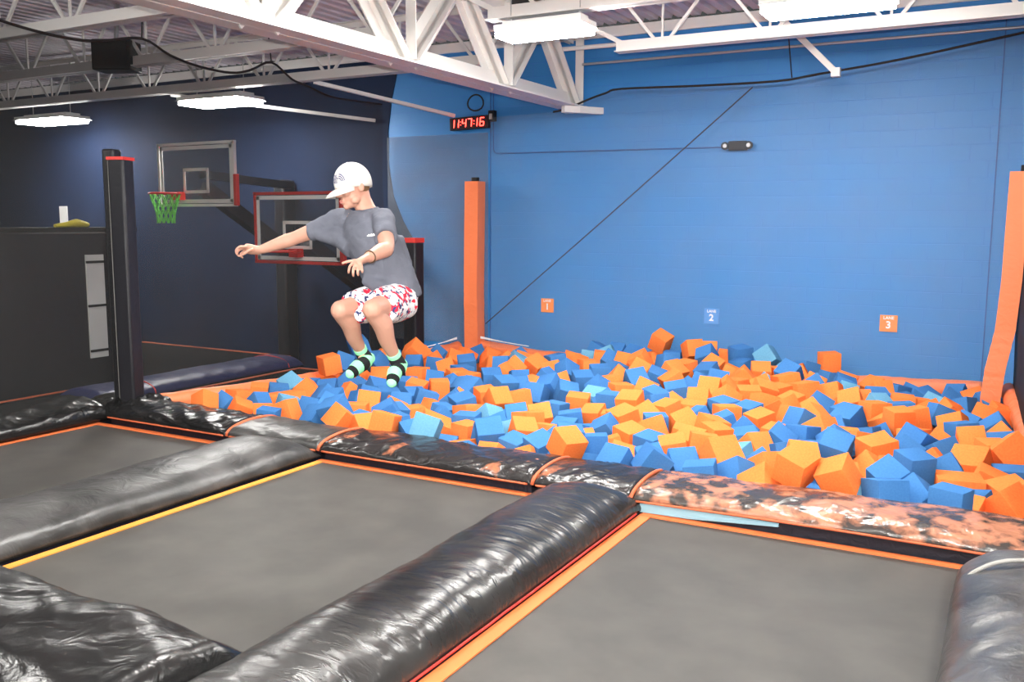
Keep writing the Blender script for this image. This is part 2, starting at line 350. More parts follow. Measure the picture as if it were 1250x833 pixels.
for ox in (-.135, .1):
    dm = MB()
    for s in (-1, 1): dm.box((-7.455+ox, W-.099, 3.485+ox*.03+s*.022), (.011, .006, .012))
    dm.build('colon_dots', M['led'], t)
t = thing('junction_box', 'small dark junction box on the wall right beside the LED clock', 'electrical box', (-7.06, W-.05, 3.56))
MB().box((-7.06, W-.05, 3.57), (.1, .09, .16)).build('housing', M['black'], t, bevel=.006); MB().box((-7.06, W-.1, 3.56), (.05, .015, .08)).build('cover', M['galv'], t)
meta(MB().tube([(-7.35+.14*math.cos(a*.5)*1.0, W-.06-.01*math.sin(a), 3.78+.12*math.sin(a*.5)) for a in range(0, 24)], .012, 6).build('hanging_cord_coil', M['cord'], smooth=60), 'loop of black cable hanging above the LED clock', 'cable')
meta(MB().tube([(-3.12, 11.95, 3.71), (-5.0, 11.93, 2.14), (-7.06, 11.95, .46)], .008, 6, smooth=4).build('tie_rope', M['cord'], smooth=60), 'thin dark rope slanting down across the blue wall to the corner post', 'rope')

# ------------------------------------------------------------------ basketball side behind the netting
def hoop(cx, y, z0, z1, hw, fram, label, netm, rimx, grp='basketball hoops behind the netting'):
    t = thing('basketball_hoop', label, 'basketball hoop', (cx, y, z0), grp); zc = (z0+z1)/2; h = (z1-z0)/2
    MB().box((cx, y, zc), (2*hw, .02, 2*h)).build('backboard', M['clear'], t)
    f = MB()
    for s in (-1, 1): f.box((cx, y, zc+s*h), (2*hw+.05, .05, .04)); f.box((cx+s*hw, y, zc), (.04, .05, 2*h))
    f.build('frame', fram, t)
    l = MB(); bw = .055
    for s in (-1, 1): l.box((cx, y-.013, zc+s*(h-.06)), (2*hw-.06, .006, bw)); l.box((cx+s*(hw-.055), y-.013, zc), (bw, .006, 2*h-.08))
    iw, ih, iz = hw*.31, h*.36, zc-h*.2
    for s in (-1, 1): l.box((cx, y-.013, iz+s*ih), (2*iw, .006, .045)); l.box((cx+s*iw, y-.013, iz), (.045, .006, 2*ih+.04))
    l.build('target_lines', M['board_line'], t)
    rz = z0+.17; rc = Vector((cx+rimx, y-.32, rz)); rm = MB()
    rm.tube([rc+Vector((.225*math.cos(a*PI/12), .225*math.sin(a*PI/12), 0)) for a in range(25)], .016, 8, cap=False); rm.box((cx+rimx, y-.07, rz-.03), (.16, .13, .12))
    rim = rm.build('rim', M['rimred'], t, smooth=50)
    nb = MB()
    for k in range(12):
        for dr in (-1, 1):
            nb.tube([rc+Vector((r_*math.cos((k+dr*q*.5)*PI/6), r_*math.sin((k+dr*q*.5)*PI/6), -q*.11)) for q, r_ in enumerate((.22, .19, .155, .13, .125))], .008, 5, cap=False)
    if netm: nb.build('hoop_net', netm, rim)
    a = MB(); a.bar((cx+.1, y+.05, zc-.2), (cx+.35, W-.35, zc-1.35), .2, .2); a.bar((cx+.1, y+.02, zc), (cx+.1, W-.3, zc-.1), .12, .12)
    a.build('support_arm', M['blackpad'], t)
    p = MB(); p.box((cx-.1, W-.2, (zc+FZ)/2), (.24, .3, zc-FZ)); p.build('padded_column', M['blackpad'], t, bevel=.04)
    MB().box((cx+hw+.035, y-.01, z0+.22), (.06, .07, .46)).build('edge_pad', M['red'], t, bevel=.01)
    return t
hoop(-9.0, 10.0, 1.41, 2.39, .79, M['red'], 'red framed basketball backboard behind the outstretched arm of the jumper', None, .02)
hoop(-10.98, 10.0, 2.23, 3.15, .79, M['board_line'], 'white framed basketball backboard with a green net, higher and farther from the pit', M['greennet'], -.33)
PY_ = 7.58
t = thing('padded_barrier', 'tall black padded barrier with a pale upright panel, behind the black corner post', 'barrier', (-10.35, 4.6, FZ))
MB().box((-10.35, 4.9, .63), (.3, 6.6, 2.46)).build('body', M['blackpad'], t, bevel=.03)
MB().box((-10.35, 4.9, 1.88), (.36, 6.65, .06)).build('ledge_top', M['black'], t)
pn = MB().box((-10.19, PY_, .92), (.03, .25, 1.3)).build('pale_panel', M['pale'], t, label='pale grey upright panel with dark bands')
b_ = MB()
for z in (1.48, .93, .36): b_.box((-10.17, PY_, z), (.02, .26, .03))
b_.build('dark_band', M['black'], t)
meta(MB().tube([(-10.35, PY_-.4, 1.93), (-10.33, PY_-.25, 1.945), (-10.35, PY_-.1, 1.96), (-10.36, PY_+.05, 1.94)], [(.02, .04), (.035, .05), (.055, .07), (.03, .05)], 10, smooth=3).build('folded_cloth', M['yellow'], smooth=60), 'crumpled yellow cloth lying on top of the black padded barrier', 'cloth')
meta(MB().box((-17.25, W-.02, 2.1), (.24, .02, .36)).build('wall_notice', M['pale']), 'small pale paper notice on the wall above the black padded barrier', 'notice')
t = thing('padded_post', 'black padded post with a red cap band behind the back of the jumper', 'post', (-8.0, 11.4, FZ))
MB().box((-8.0, 11.4, .55), (.24, .24, 2.3)).build('padding', M['blackpad'], t, bevel=.03); MB().box((-8.0, 11.4, 1.72), (.245, .245, .07)).build('cap_band', M['red'], t)
# ================================================================== TRAMPOLINES AND PADS
def pad_mesh(ax, c, a0, a1, hw, h, z0, seed, wr=.012, lump=.02, r0=.12, r1=.12, sx=(3.0, 9.0), step=.022, ns=34, sag=None, lean=0.0, tilt=.6):
    """A stuffed vinyl pad: ax = axis it runs along, c = centre across, a0..a1 = ends."""
    mb = MB(); n = max(6, int((a1-a0)/step)); vs = []; fs = []
    for i in range(n+1):
        a = a0+(a1-a0)*i/n; e = 1.0
        if a-a0 < r0: e = min(e, math.sqrt(max(.02, 1-(1-(a-a0)/r0)**2)))
        if a1-a < r1: e = min(e, math.sqrt(max(.02, 1-(1-(a1-a)/r1)**2)))
        for j in range(ns+1):
            th = PI*j/ns; cx = -math.cos(th); sz = math.sin(th)
            x = hw*(abs(cx)**.85)*(1 if cx > 0 else -1); z = h*(sz**.8)*(1+lean*cx)
            u = a*1.0; v = j/ns
            q = 1-abs(nz(u*sx[0]+v*tilt*3+seed, v*sx[1]*.35+seed*1.7, seed))*2.2
            q2 = 1-abs(nz(u*sx[0]*2.7-v*tilt*4+seed, v*sx[1]*.5, seed+7))*2.2
            dd = (wr*q+wr*.5*q2+lump*nz(u*1.7+seed, v*2, seed+3))*min(1, sz*2.2)
            z2 = (z+dd)*e; x2 = x+dd*cx*.6
            s = sag(a) if sag else 0
            p = (c+x2, a, z0+z2+s*(1 if cx < 0 else .5)) if ax == 'Y' else (a, c+x2, z0+z2+s)
            vs.append(p)
    m = ns+1
    for i in range(n):
        for j in range(ns): fs.append((i*m+j, i*m+j+1, (i+1)*m+j+1, (i+1)*m+j))
        fs.append((i*m+ns, i*m, (i+1)*m, (i+1)*m+ns))
    fs.append(tuple(range(m))); fs.append(tuple(n*m+j for j in range(m)))
    return mb.add(vs, fs)
def pad(ax, c, a0, a1, hw, h, z0, seed, m, label, skirt=True, group=None, name='padded_divider', extra=None, **k):
    loc = (c, (a0+a1)/2, FZ) if ax == 'Y' else ((a0+a1)/2, c, FZ)
    t = thing(name, label, 'pad', loc, group)
    pad_mesh(ax, c, a0, a1, hw, h, z0, seed, **k).build('cover', m, t, smooth=180)
    if skirt:
        N = int((a1-a0)/.05)
        for sg in (-1, 1):
            pts = []
            for i in range(N+1):
                a = a0+.02+(a1-a0-.04)*i/N; w_ = c+sg*(hw-.05+.008*nz(a*9, sg*3, seed))
                for z in (z0+.015, z0*.4, FZ): pts.append((w_, a, z) if ax == 'Y' else (a, w_, z))
            MB().add(pts, [(i*3+j, i*3+j+1, i*3+j+4, i*3+j+3) for i in range(N) for j in (0, 1)]).build('skirt', M['skirt'], t, smooth=180)
    if extra: extra(t)
    return t
def hemline(ax, c, a0, a1, z, r=.009, m='piping', sag=None):
    def f(t):
        pts = [((c, a, z) if ax == 'Y' else (a, c, z)) for a in [a0+(a1-a0)*i/24 for i in range(25)]]
        pts = [(p[0]+.004*nz(p[1]*5, 1), p[1]+.004*nz(p[0]*5, 2), p[2]+(sag(p[0]) if sag else 0)) for p in pts]
        MB().tube(pts, r, 6).build('piping', M[m], t, smooth=180)
    return f
def trampoline(x0, x1, y0, y1, label, left, front, right=None, near=None):
    t = thing('trampoline', label, 'trampoline', ((x0+x1)/2, (y0+y1)/2, FZ), 'court trampolines')
    nx, ny = 26, 34; vs = [(x0+(x1-x0)*i/nx, y0+(y1-y0)*j/ny, -.03*math.sin(PI*i/nx)*math.sin(PI*j/ny)) for j in range(ny+1) for i in range(nx+1)]
    MB().add(vs, [(j*(nx+1)+i, j*(nx+1)+i+1, (j+1)*(nx+1)+i+1, (j+1)*(nx+1)+i) for j in range(ny) for i in range(nx)]).build('bed', M['bed'], t, smooth=180)
    for a, b, k in (((x0, y0), (x0, y1), left), ((x0, y1), (x1, y1), front), ((x1, y0), (x1, y1), right), ((x0, y0), (x1, y0), near)):
        if k:
            w = k[1]; mb = MB()
            if a[0] == b[0]: mb.box((a[0], (a[1]+b[1])/2, .004), (w, b[1]-a[1], .008))
            else: mb.box(((a[0]+b[0])/2, a[1], .0045), (b[0]-a[0]+w, w, .009))
            mb.build('edge_webbing', M[k[0]], t)
    f = MB()
    for s in ((x0-.06, (y0+y1)/2, .08, y1-y0+.2), (x1+.06, (y0+y1)/2, .08, y1-y0+.2)): f.box((s[0], s[1], -.32), (s[2], s[3], .5))
    for s in (y0-.06, y1+.06): f.box(((x0+x1)/2, s, -.32), (x1-x0+.2, .08, .5))
    f.build('frame', M['black'], t)
    return t
O = ('orange_web', .07); Y_ = ('yellow_web', .06)
trampoline(-7.88, -5.98, 2.95, 5.80, 'grey trampoline bed farthest from the camera, beside the black corner post', O, O, O)
trampoline(-5.02, -2.93, 2.95, 5.80, 'grey trampoline bed with a yellow edge strip, between the two long padded dividers', Y_, O, Y_)
trampoline(-2.135, -.145, 1.2, 5.79, 'grey trampoline bed with wide orange edge strip, in front of the worn orange pad', ('orange_web', .085), O, ('orange_web', .08))

pad('Y', -5.5, 2.6, 5.86, .42, .17, .02, 11, M['vinyl_gray'], 'dusty grey-black padded divider between the two farther trampoline beds', wr=.005, lump=.014, r1=.3, sx=(2.2, 7), step=.03)
pad('Y', -2.54, 2.0, 5.86, .355, .19, .02, 23, M['vinyl_soft'], 'shiny black padded divider between the yellow edged and the orange edged trampoline beds', wr=.006, lump=.012, r1=.3, sx=(3.5, 8), step=.024,
    extra=hemline('Y', -2.175, 2.0, 5.7, .03, .007, 'red'))
pad('X', 2.43, -7.6, -2.93, .43, .165, .02, 31, M['vinyl'], 'black wrinkled pad along the near edge of the yellow edged trampoline', wr=.016, lump=.03, sx=(1.7, 6), tilt=1.4, step=.024)
pad('Y', .27, 2.2, 5.66, .47, .27, .0, 41, M['vinyl_gray'], 'black wrinkled pad with a grey strap, at the edge of the orange edged trampoline', wr=.013, lump=.03, r1=.25, sx=(1.6, 6), tilt=1.2, step=.024,
    extra=lambda t: MB().tube([(-.19, 5.14, .08), (-.11, 5.16, .2), (.04, 5.2, .28), (.27, 5.22, .3), (.5, 5.2, .26)], (.012), 6, smooth=4).build('strap', M['grey_pipe'], t, smooth=180))
pad('Y', -8.3, 2.6, 6.0, .42, .2, .02, 51, M['vinyl'], 'black wrinkled pad running up to the foot of the black corner post', wr=.02, lump=.03, r1=.15, sx=(2.6, 7), tilt=1.6, step=.024, extra=hemline('Y', -7.9, 2.6, 6.0, .05, .007, 'piping'))
FY, FH, FZ0, FHT = 6.13, .33, .085, .09
def cross(x, m='piping'):
    return [(x+.02*math.sin(q), FY-FH*math.cos(q)*1.01, .085+.105*math.sin(q)**.8) for q in [PI*k/14 for k in range(15)]]
def seams(xs, zh):
    def f(t):
        for x in xs: MB().tube(cross(x), .014, 8).build('seam_piping', M['piping'], t, smooth=180)
    return f
def frontpad(x0, x1, seed, m, label, seam=(), wr=.016, lump=.02, hem=True, worn=None, sag=None):
    def ex(t):
        if hem: hemline('X', FY-FH-.004, x0+.03, x1-.03, .085, .008, 'piping', sag)(t)
        seams(seam, 0)(t)
        if worn:
            MB().add([(x0+.05, FY-FH+.03, .075), (x1-2.0, FY-FH+.03, .08), (x1-2.0, FY-FH+.01, .06), (x0+.4, FY-FH+.01, .016), (x0+.05, FY-FH+.01, .01), (x0+.05, FY, .01), (x1-2, FY, .03)], [(0, 1, 2, 3, 4), (4, 3, 2, 6, 5)]).build('exposed_foam', M['pale_foam'], t, label='pale blue foam showing under the hem')
    return pad('X', FY, x0, x1, FH, FHT, FZ0, seed, m, label, name='pit_edge_pad', group='pads along the near edge of the foam pit', wr=wr, lump=lump, r0=.03, r1=.03, sx=(3.6, 8), tilt=1.5, sag=sag, extra=ex)
frontpad(-7.75, -6.13, 61, M['vinyl'], 'black crinkled pit edge pad next to the black corner post', wr=.018, lump=.02)
frontpad(-6.12, -5.06, 62, M['vinyl_gray'], 'short dusty pit edge pad between orange seams at the end of the dusty divider', (-6.12, -5.06), wr=.006, lump=.015, hem=True)
frontpad(-5.05, -3.04, 63, M['vinyl_patch'], 'black glossy pit edge pad behind the yellow edged trampoline', wr=.013, lump=.014)
frontpad(-3.03, -2.26, 64, M['vinyl_patch'], 'short glossy pit edge pad between orange seams at the end of the shiny divider', (-3.03, -2.26), wr=.012, lump=.014, hem=True)
frontpad(-2.25, .75, 65, M['vinyl_worn'], 'worn pit edge pad with flaked orange patches and pale foam showing', wr=.01, lump=.016, worn=True, sag=lambda a: .02*math.sin((a+2.25)*1.05))

# ---------------- padded rims and posts round the pit
def rim(path, label, seed, r=(.085, .11), pl=34):
    t = thing('pit_border_pad', label, 'pad', (path[0][0], path[0][1], FZ), 'orange padded rims of the foam pit')
    P = [Vector(p) for p in path]; L = [0]
    for a, b in zip(P, P[1:]): L.append(L[-1]+(b-a).length)
    pts, rr = [], []; N = int(L[-1]/.035)
    for i in range(N+1):
        d = L[-1]*i/N; k = max(j for j in range(len(L)) if L[j] <= d+1e-9); k = min(k, len(P)-2)
        p = P[k].lerp(P[k+1], (d-L[k])/(L[k+1]-L[k])); s = nz(d*pl*.11, seed, 2)
        pts.append(p+Vector((.008*nz(d*3, seed), .008*nz(d*3, seed, 4), .008*nz(d*2.5, seed, 8)))); q = 1+.07*s+.05*nz(d*pl*.3, seed, 5)
        rr.append((r[1]*q, r[0]*q))
    MB().tube(pts, rr, 14, side=(0, 0, 1)).build('cover', M['orange_vinyl'], t, smooth=180)
    w = MB()
    for a, b in zip(P, P[1:]): w.bar(a+Vector((0, 0, -.36)), b+Vector((0, 0, -.36)), .04, .55)
    w.build('pit_wall', M['skirt'], t)
    return t
rim([(-7.78, 6.45, .1), (-7.5, 7.2, .1), (-7.36, 8.2, .09), (-7.4, 10, .06), (-7.5, 11.85, .06)], 'orange padded rim along the netting side of the foam pit', 5)
rim([(-7.2, 12.0, .1), (-6.2, 12.02, .0), (-5.6, 12.02, .0), (-3.7, 12.02, -.01), (-1.75, 12.02, .0), (-.3, 12.0, .05)], 'orange padded rim along the foot of the blue block wall', 9)
rim([(-.02, 11.6, .12), (.1, 10.4, .06), (.2, 9.0, .06), (.24, 7.6, .04), (.25, 6.45, .04)], 'orange padded rim running from the leaning orange post towards the camera', 13)
def frayed(p, label):
    mb = MB()
    for k in range(4): mb.tube([(p[0][0], p[0][1], p[0][2]+.008*k), ((p[0][0]+p[1][0])/2, (p[0][1]+p[1][1])/2, (p[0][2]+p[1][2])/2+.02*nz(k, 1)), (p[1][0], p[1][1], p[1][2]+.02*nz(k*3, 4))], .007, 5, smooth=3)
    meta(mb.build('frayed_rope', M['white'], smooth=60), label, 'cord')
frayed([(-7.12, 11.9, .24), (-6.3, 11.92, .17)], 'white frayed cord lying on the rim below the LANE 1 side of the corner post')
frayed([(-7.42, 11.7, .23), (-7.44, 10.9, .2)], 'white frayed cord lying on the rim on the netting side of the corner post')
def boxtube(mb, path, w, d, seed, puck):
    P = [Vector(p) for p in path]; pts = []
    for i in range(len(P)-1):
        for k in range(14): pts.append(P[i].lerp(P[i+1], k/14))
    pts.append(P[-1]); vs, fs = [], []; n = 24
    for i, p in enumerate(pts):
        a = i/len(pts); q = puck(a)*(nz(i*.55, seed)+.6*nz(i*1.3, seed, 3))
        for k in range(n):
            th = 2*PI*k/n; cx, cy = math.cos(th), math.sin(th); e = max(abs(cx), abs(cy)); s_ = (1/e)*.93+.07*1.1
            vs.append((p.x+w/2*cx*s_+q*cx, p.y+d/2*cy*s_+q*cy, p.z+.02*math.sin(k*.53)*puck(a)*8))
    for i in range(len(pts)-1):
        for k in range(n): fs.append((i*n+k, i*n+(k+1) % n, (i+1)*n+(k+1) % n, (i+1)*n+k))
    fs += [tuple(range(n)), tuple((len(pts)-1)*n+k for k in range(n))]
    return mb.add(vs, fs)
t = thing('padded_post', 'upright orange padded post in the corner of the pit below the LED clock', 'post', (-7.27, 11.98, FZ), 'orange padded posts at the back of the pit')
boxtube(MB(), [(-7.27, 11.98, FZ), (-7.27, 11.97, .3), (-7.285, 11.98, 1.0), (-7.28, 11.99, 1.8), (-7.275, 12.0, 2.6)], .235, .22, 3, lambda a: .012*max(.08, 1-abs(a-.42)*3.2)).build('padding', M['orange_vinyl'], t, smooth=50)
MB().tube([(-7.27, 12.0, 2.58), (-7.27, 12.0, 2.66)], .06, 12).build('steel_core', M['black'], t, smooth=50)
t = thing('padded_post', 'leaning orange padded post bent at its foot, nearest the LANE 3 sign', 'post', (-.12, 11.3, FZ), 'orange padded posts at the back of the pit')
boxtube(MB(), [(-.2, 11.25, FZ), (-.19, 11.25, .1), (-.165, 11.27, .42), (-.095, 11.3, .85), (-.068, 11.3, 1.4), (-.065, 11.3, 2.0), (-.06, 11.3, 2.55)], .2, .24, 8, lambda a: .006*max(.08, 1-abs(a-.38)*3.2)).build('padding', M['orange_vinyl'], t, smooth=50)
MB().tube([(-.0, 11.3, 2.54), (-.0, 11.3, 2.62)], .06, 12).build('steel_core', M['black'], t, smooth=50)
t = thing('corner_post', 'tall black padded post at the near netting corner of the foam pit', 'post', (-7.86, 6.2, FZ))
MB().box((-7.82, 6.17, 1.0), (.17, .2, 3.2), Matrix.Rotation(.35, 3, 'Z')).build('padding', M['blackpad'], t, bevel=.025)
MB().box((-7.82, 6.17, 2.6), (.178, .208, .03), Matrix.Rotation(.35, 3, 'Z')).build('cap_band', M['red'], t)
MB().box((-7.985, 6.2, 1.02), (.13, .16, 3.36), Matrix.Rotation(.35, 3, 'Z')).build('rear_padding', M['blackpad'], t, bevel=.025)
MB().tube([(-7.895, 6.09, FZ), (-7.895, 6.085, 1.2), (-7.897, 6.09, 2.58)], .009, 6).build('edge_highlight', M['grey_pipe'], t, smooth=60)  # pale grey strip standing in for the highlight along the post's corner
# bunched vinyl round the foot of that post
meta(pad_mesh('X', 6.2, -8.35, -7.5, .3, .14, .05, 77, wr=.03, lump=.05, r0=.2, r1=.2, sx=(6, 8), tilt=2).build('post_apron', M['vinyl'], smooth=180), 'bunched black vinyl gathered round the foot of the black corner post', 'cover')

# ---------------- lane behind the netting
t = thing('trampoline', 'narrow black trampoline strip with an orange edge line behind the pit rim and netting', 'trampoline', (-8.2, 8.1, FZ))
MB().box((-8.15, 8.0, -.005), (.82, 2.9, .01)).build('bed', M['black_mesh'], t); MB().box((-8.53, 8.0, .006), (.035, 2.9, .012)).build('edge_webbing', M['piping'], t); MB().box((-8.15, 9.44, .006), (.8, .04, .012)).build('edge_webbing', M['piping'], t)
MB().box((-8.15, 8.0, -.32), (.9, 3.0, .5)).build('frame', M['black'], t)
pad('Y', -8.95, 6.35, 9.6, .36, .13, .02, 81, M['navy'], 'navy blue pad with red seams behind the netting', wr=.006, lump=.012, group=None,
    extra=lambda t: [MB().tube([(-8.95-.36*math.cos(q), y, .025+.135*math.sin(q)**.8) for q in [PI*k/12 for k in range(13)]], .009, 6).build('seam_piping', M['red'], t, smooth=180) for y in (7.1, 9.3)])
t = thing('trampoline', 'dark trampoline bed with a faint orange edge, beyond the navy pad', 'trampoline', (-11.5, 8, FZ))
MB().box((-11.6, 9.0, -.005), (4.4, 2.4, .01)).build('bed', M['black_mesh'], t); MB().box((-9.45, 9.0, .006), (.04, 2.4, .012)).build('edge_webbing', M['piping'], t); MB().box((-11.6, 10.2, .006), (4.4, .04, .012)).build('edge_webbing', M['piping'], t); MB().box((-11.6, 9.0, -.32), (4.5, 2.4, .5)).build('frame', M['black'], t)
t = thing('trampoline', 'dark trampoline bed at the foot of the black padded barrier', 'trampoline', (-9.45, 3.2, FZ))
MB().box((-9.45, 3.2, -.005), (1.4, 5.6, .01)).build('bed', M['black_mesh'], t); MB().box((-9.72, 4.6, .006), (.04, 5.6, .012)).build('edge_webbing', M['piping'], t); MB().box((-9.45, 3.2, -.32), (1.45, 5.6, .5)).build('frame', M['black'], t)

# ---------------- netting
def lerp_path(pts, a):
    for (a0, z0), (a1, z1) in zip(pts, pts[1:]):
        if a <= a1: return z0+(z1-z0)*(a-a0)/(a1-a0) if a1 > a0 else z1
    return pts[-1][1]
def sheet(mb, ax, c, a_of, top, bot, nu, nv, bulge, seed):
    vs = []
    for j in range(nv+1):
        for i in range(nu+1):
            a = a_of(i/nu, j/nv); zt = lerp_path(top, a); z = bot+(zt-bot)*j/nv
            o = (c(a) if callable(c) else c) + bulge*nz(a*.8, z*.6, seed)*math.sin(PI*min(1, j/nv*.98+.02))
            vs.append((o, a, z) if ax == 'Y' else (a, o, z))
    return mb.add(vs, [(j*(nu+1)+i, j*(nu+1)+i+1, (j+1)*(nu+1)+i+1, (j+1)*(nu+1)+i) for j in range(nv) for i in range(nu)])
ntop = [(-2, 3.75), (1.5, 3.95), (4.2, 4.0), (4.95, 3.77), (5.3, 3.71), (5.75, 3.69), (6.1, 3.72), (6.6, 3.83), (6.95, 3.72), (7.35, 3.66), (7.8, 3.66), (8.1, 3.73), (8.45, 3.87), (8.8, 3.72), (9.05, 3.68), (9.5, 3.6), (10.0, 3.6), (10.6, 3.62), (11.7, 3.6)]
hem = [(0, 11.3), (.12, 11.3), (.4, 11.25), (.47, 10.99), (.56, 10.68), (.75, 10.6), (1, 10.62)]
t = thing('safety_net', 'large dark net with sagging top edge hanging beside the foam pit and black corner post', 'net', (-7.95, 6, .1))
sheet(MB(), 'Y', -7.95, lambda u, v: -2+u*(lerp_path(hem, v)+2), ntop, .02, 60, 26, .12, 3).build('mesh', M['net_side'], t, smooth=180)
MB().tube([(-7.95, a, z) for a, z in ntop if a < 10.7], .014, 6, smooth=4).build('top_rope', M['cord'], t, smooth=60)
for y, z, y2, z2 in ((6.6, 3.83, 6.62, 3.95), (8.45, 3.87, 8.3, 4.1)): MB().tube([(-7.95, y, z), (-7.9, y2, z2+.6)], .008, 5).build('hanging_cord', M['cord'], t)
btop = [(-7.4, 3.5), (-6.6, 3.52), (-5.9, 3.54), (-5.7, 3.57), (-5.36, 3.68), (-5.1, 3.75), (-4.88, 3.79), (-3.8, 3.76), (-2.79, 3.75), (-2.3, 3.8), (-1.38, 3.9), (-.13, 4.09), (.6, 4.2)]
t = thing('safety_net', 'fine see-through net with dark top rope hanging in front of the blue wall', 'net', (-3.4, 11.88, .1))
sheet(MB(), 'X', 11.86, lambda u, v: -6.93+u*7.28, btop, .12, 70, 24, .05, 5).build('mesh', M['net_back'], t, smooth=180)
MB().tube([(a, 11.86, z) for a, z in btop if a > -5.95], .014, 6, smooth=4).build('top_rope', M['cord'], t, smooth=60)
MB().tube([(-2.62, 11.86, 3.78), (-2.63, 11.6, 4.3)], .008, 5).build('hanging_cord', M['cord'], t)
t = thing('safety_net', 'dense black net closing the side of the foam pit behind the leaning post', 'net', (.2, 9, .1))
sheet(MB(), 'Y', lambda a: .015+(11.7-a)*.052, lambda u, v: 6.5+u*5.1, [(4, 4.4), (8, 4.2), (11.9, 4.15)], -.2, 40, 20, .05, 15).build('mesh', M['net_dense'], t, smooth=180)
MB().tube([(.285, 6.5, 4.28), (.21, 8, 4.2), (.02, 11.6, 4.15)], .014, 6, smooth=4).build('top_rope', M['cord'], t, smooth=60)
t = thing('safety_net', 'hazy netting hanging on the wall between dark paint and orange corner post', 'net', (-8, 11.8, .1))
sheet(MB(), 'X', 12.13, lambda u, v: -9.0+u*1.88, [(-9.1, 3.33), (-6.9, 3.33)], .1, 16, 16, .02, 25).build('mesh', M['hazy_net'], t, smooth=180)
c_ = MB(); c_.tube([(.2, 11.4, .42), (.24, 11.2, .3), (.34, 10.3, .2), (.44, 9.0, .18), (.5, 7.6, .16)], .03, 8, smooth=4)
meta(c_.build('net_cable', M['cord'], smooth=60), 'thick dark cable along the outside of the rim below the leaning orange post', 'cable')
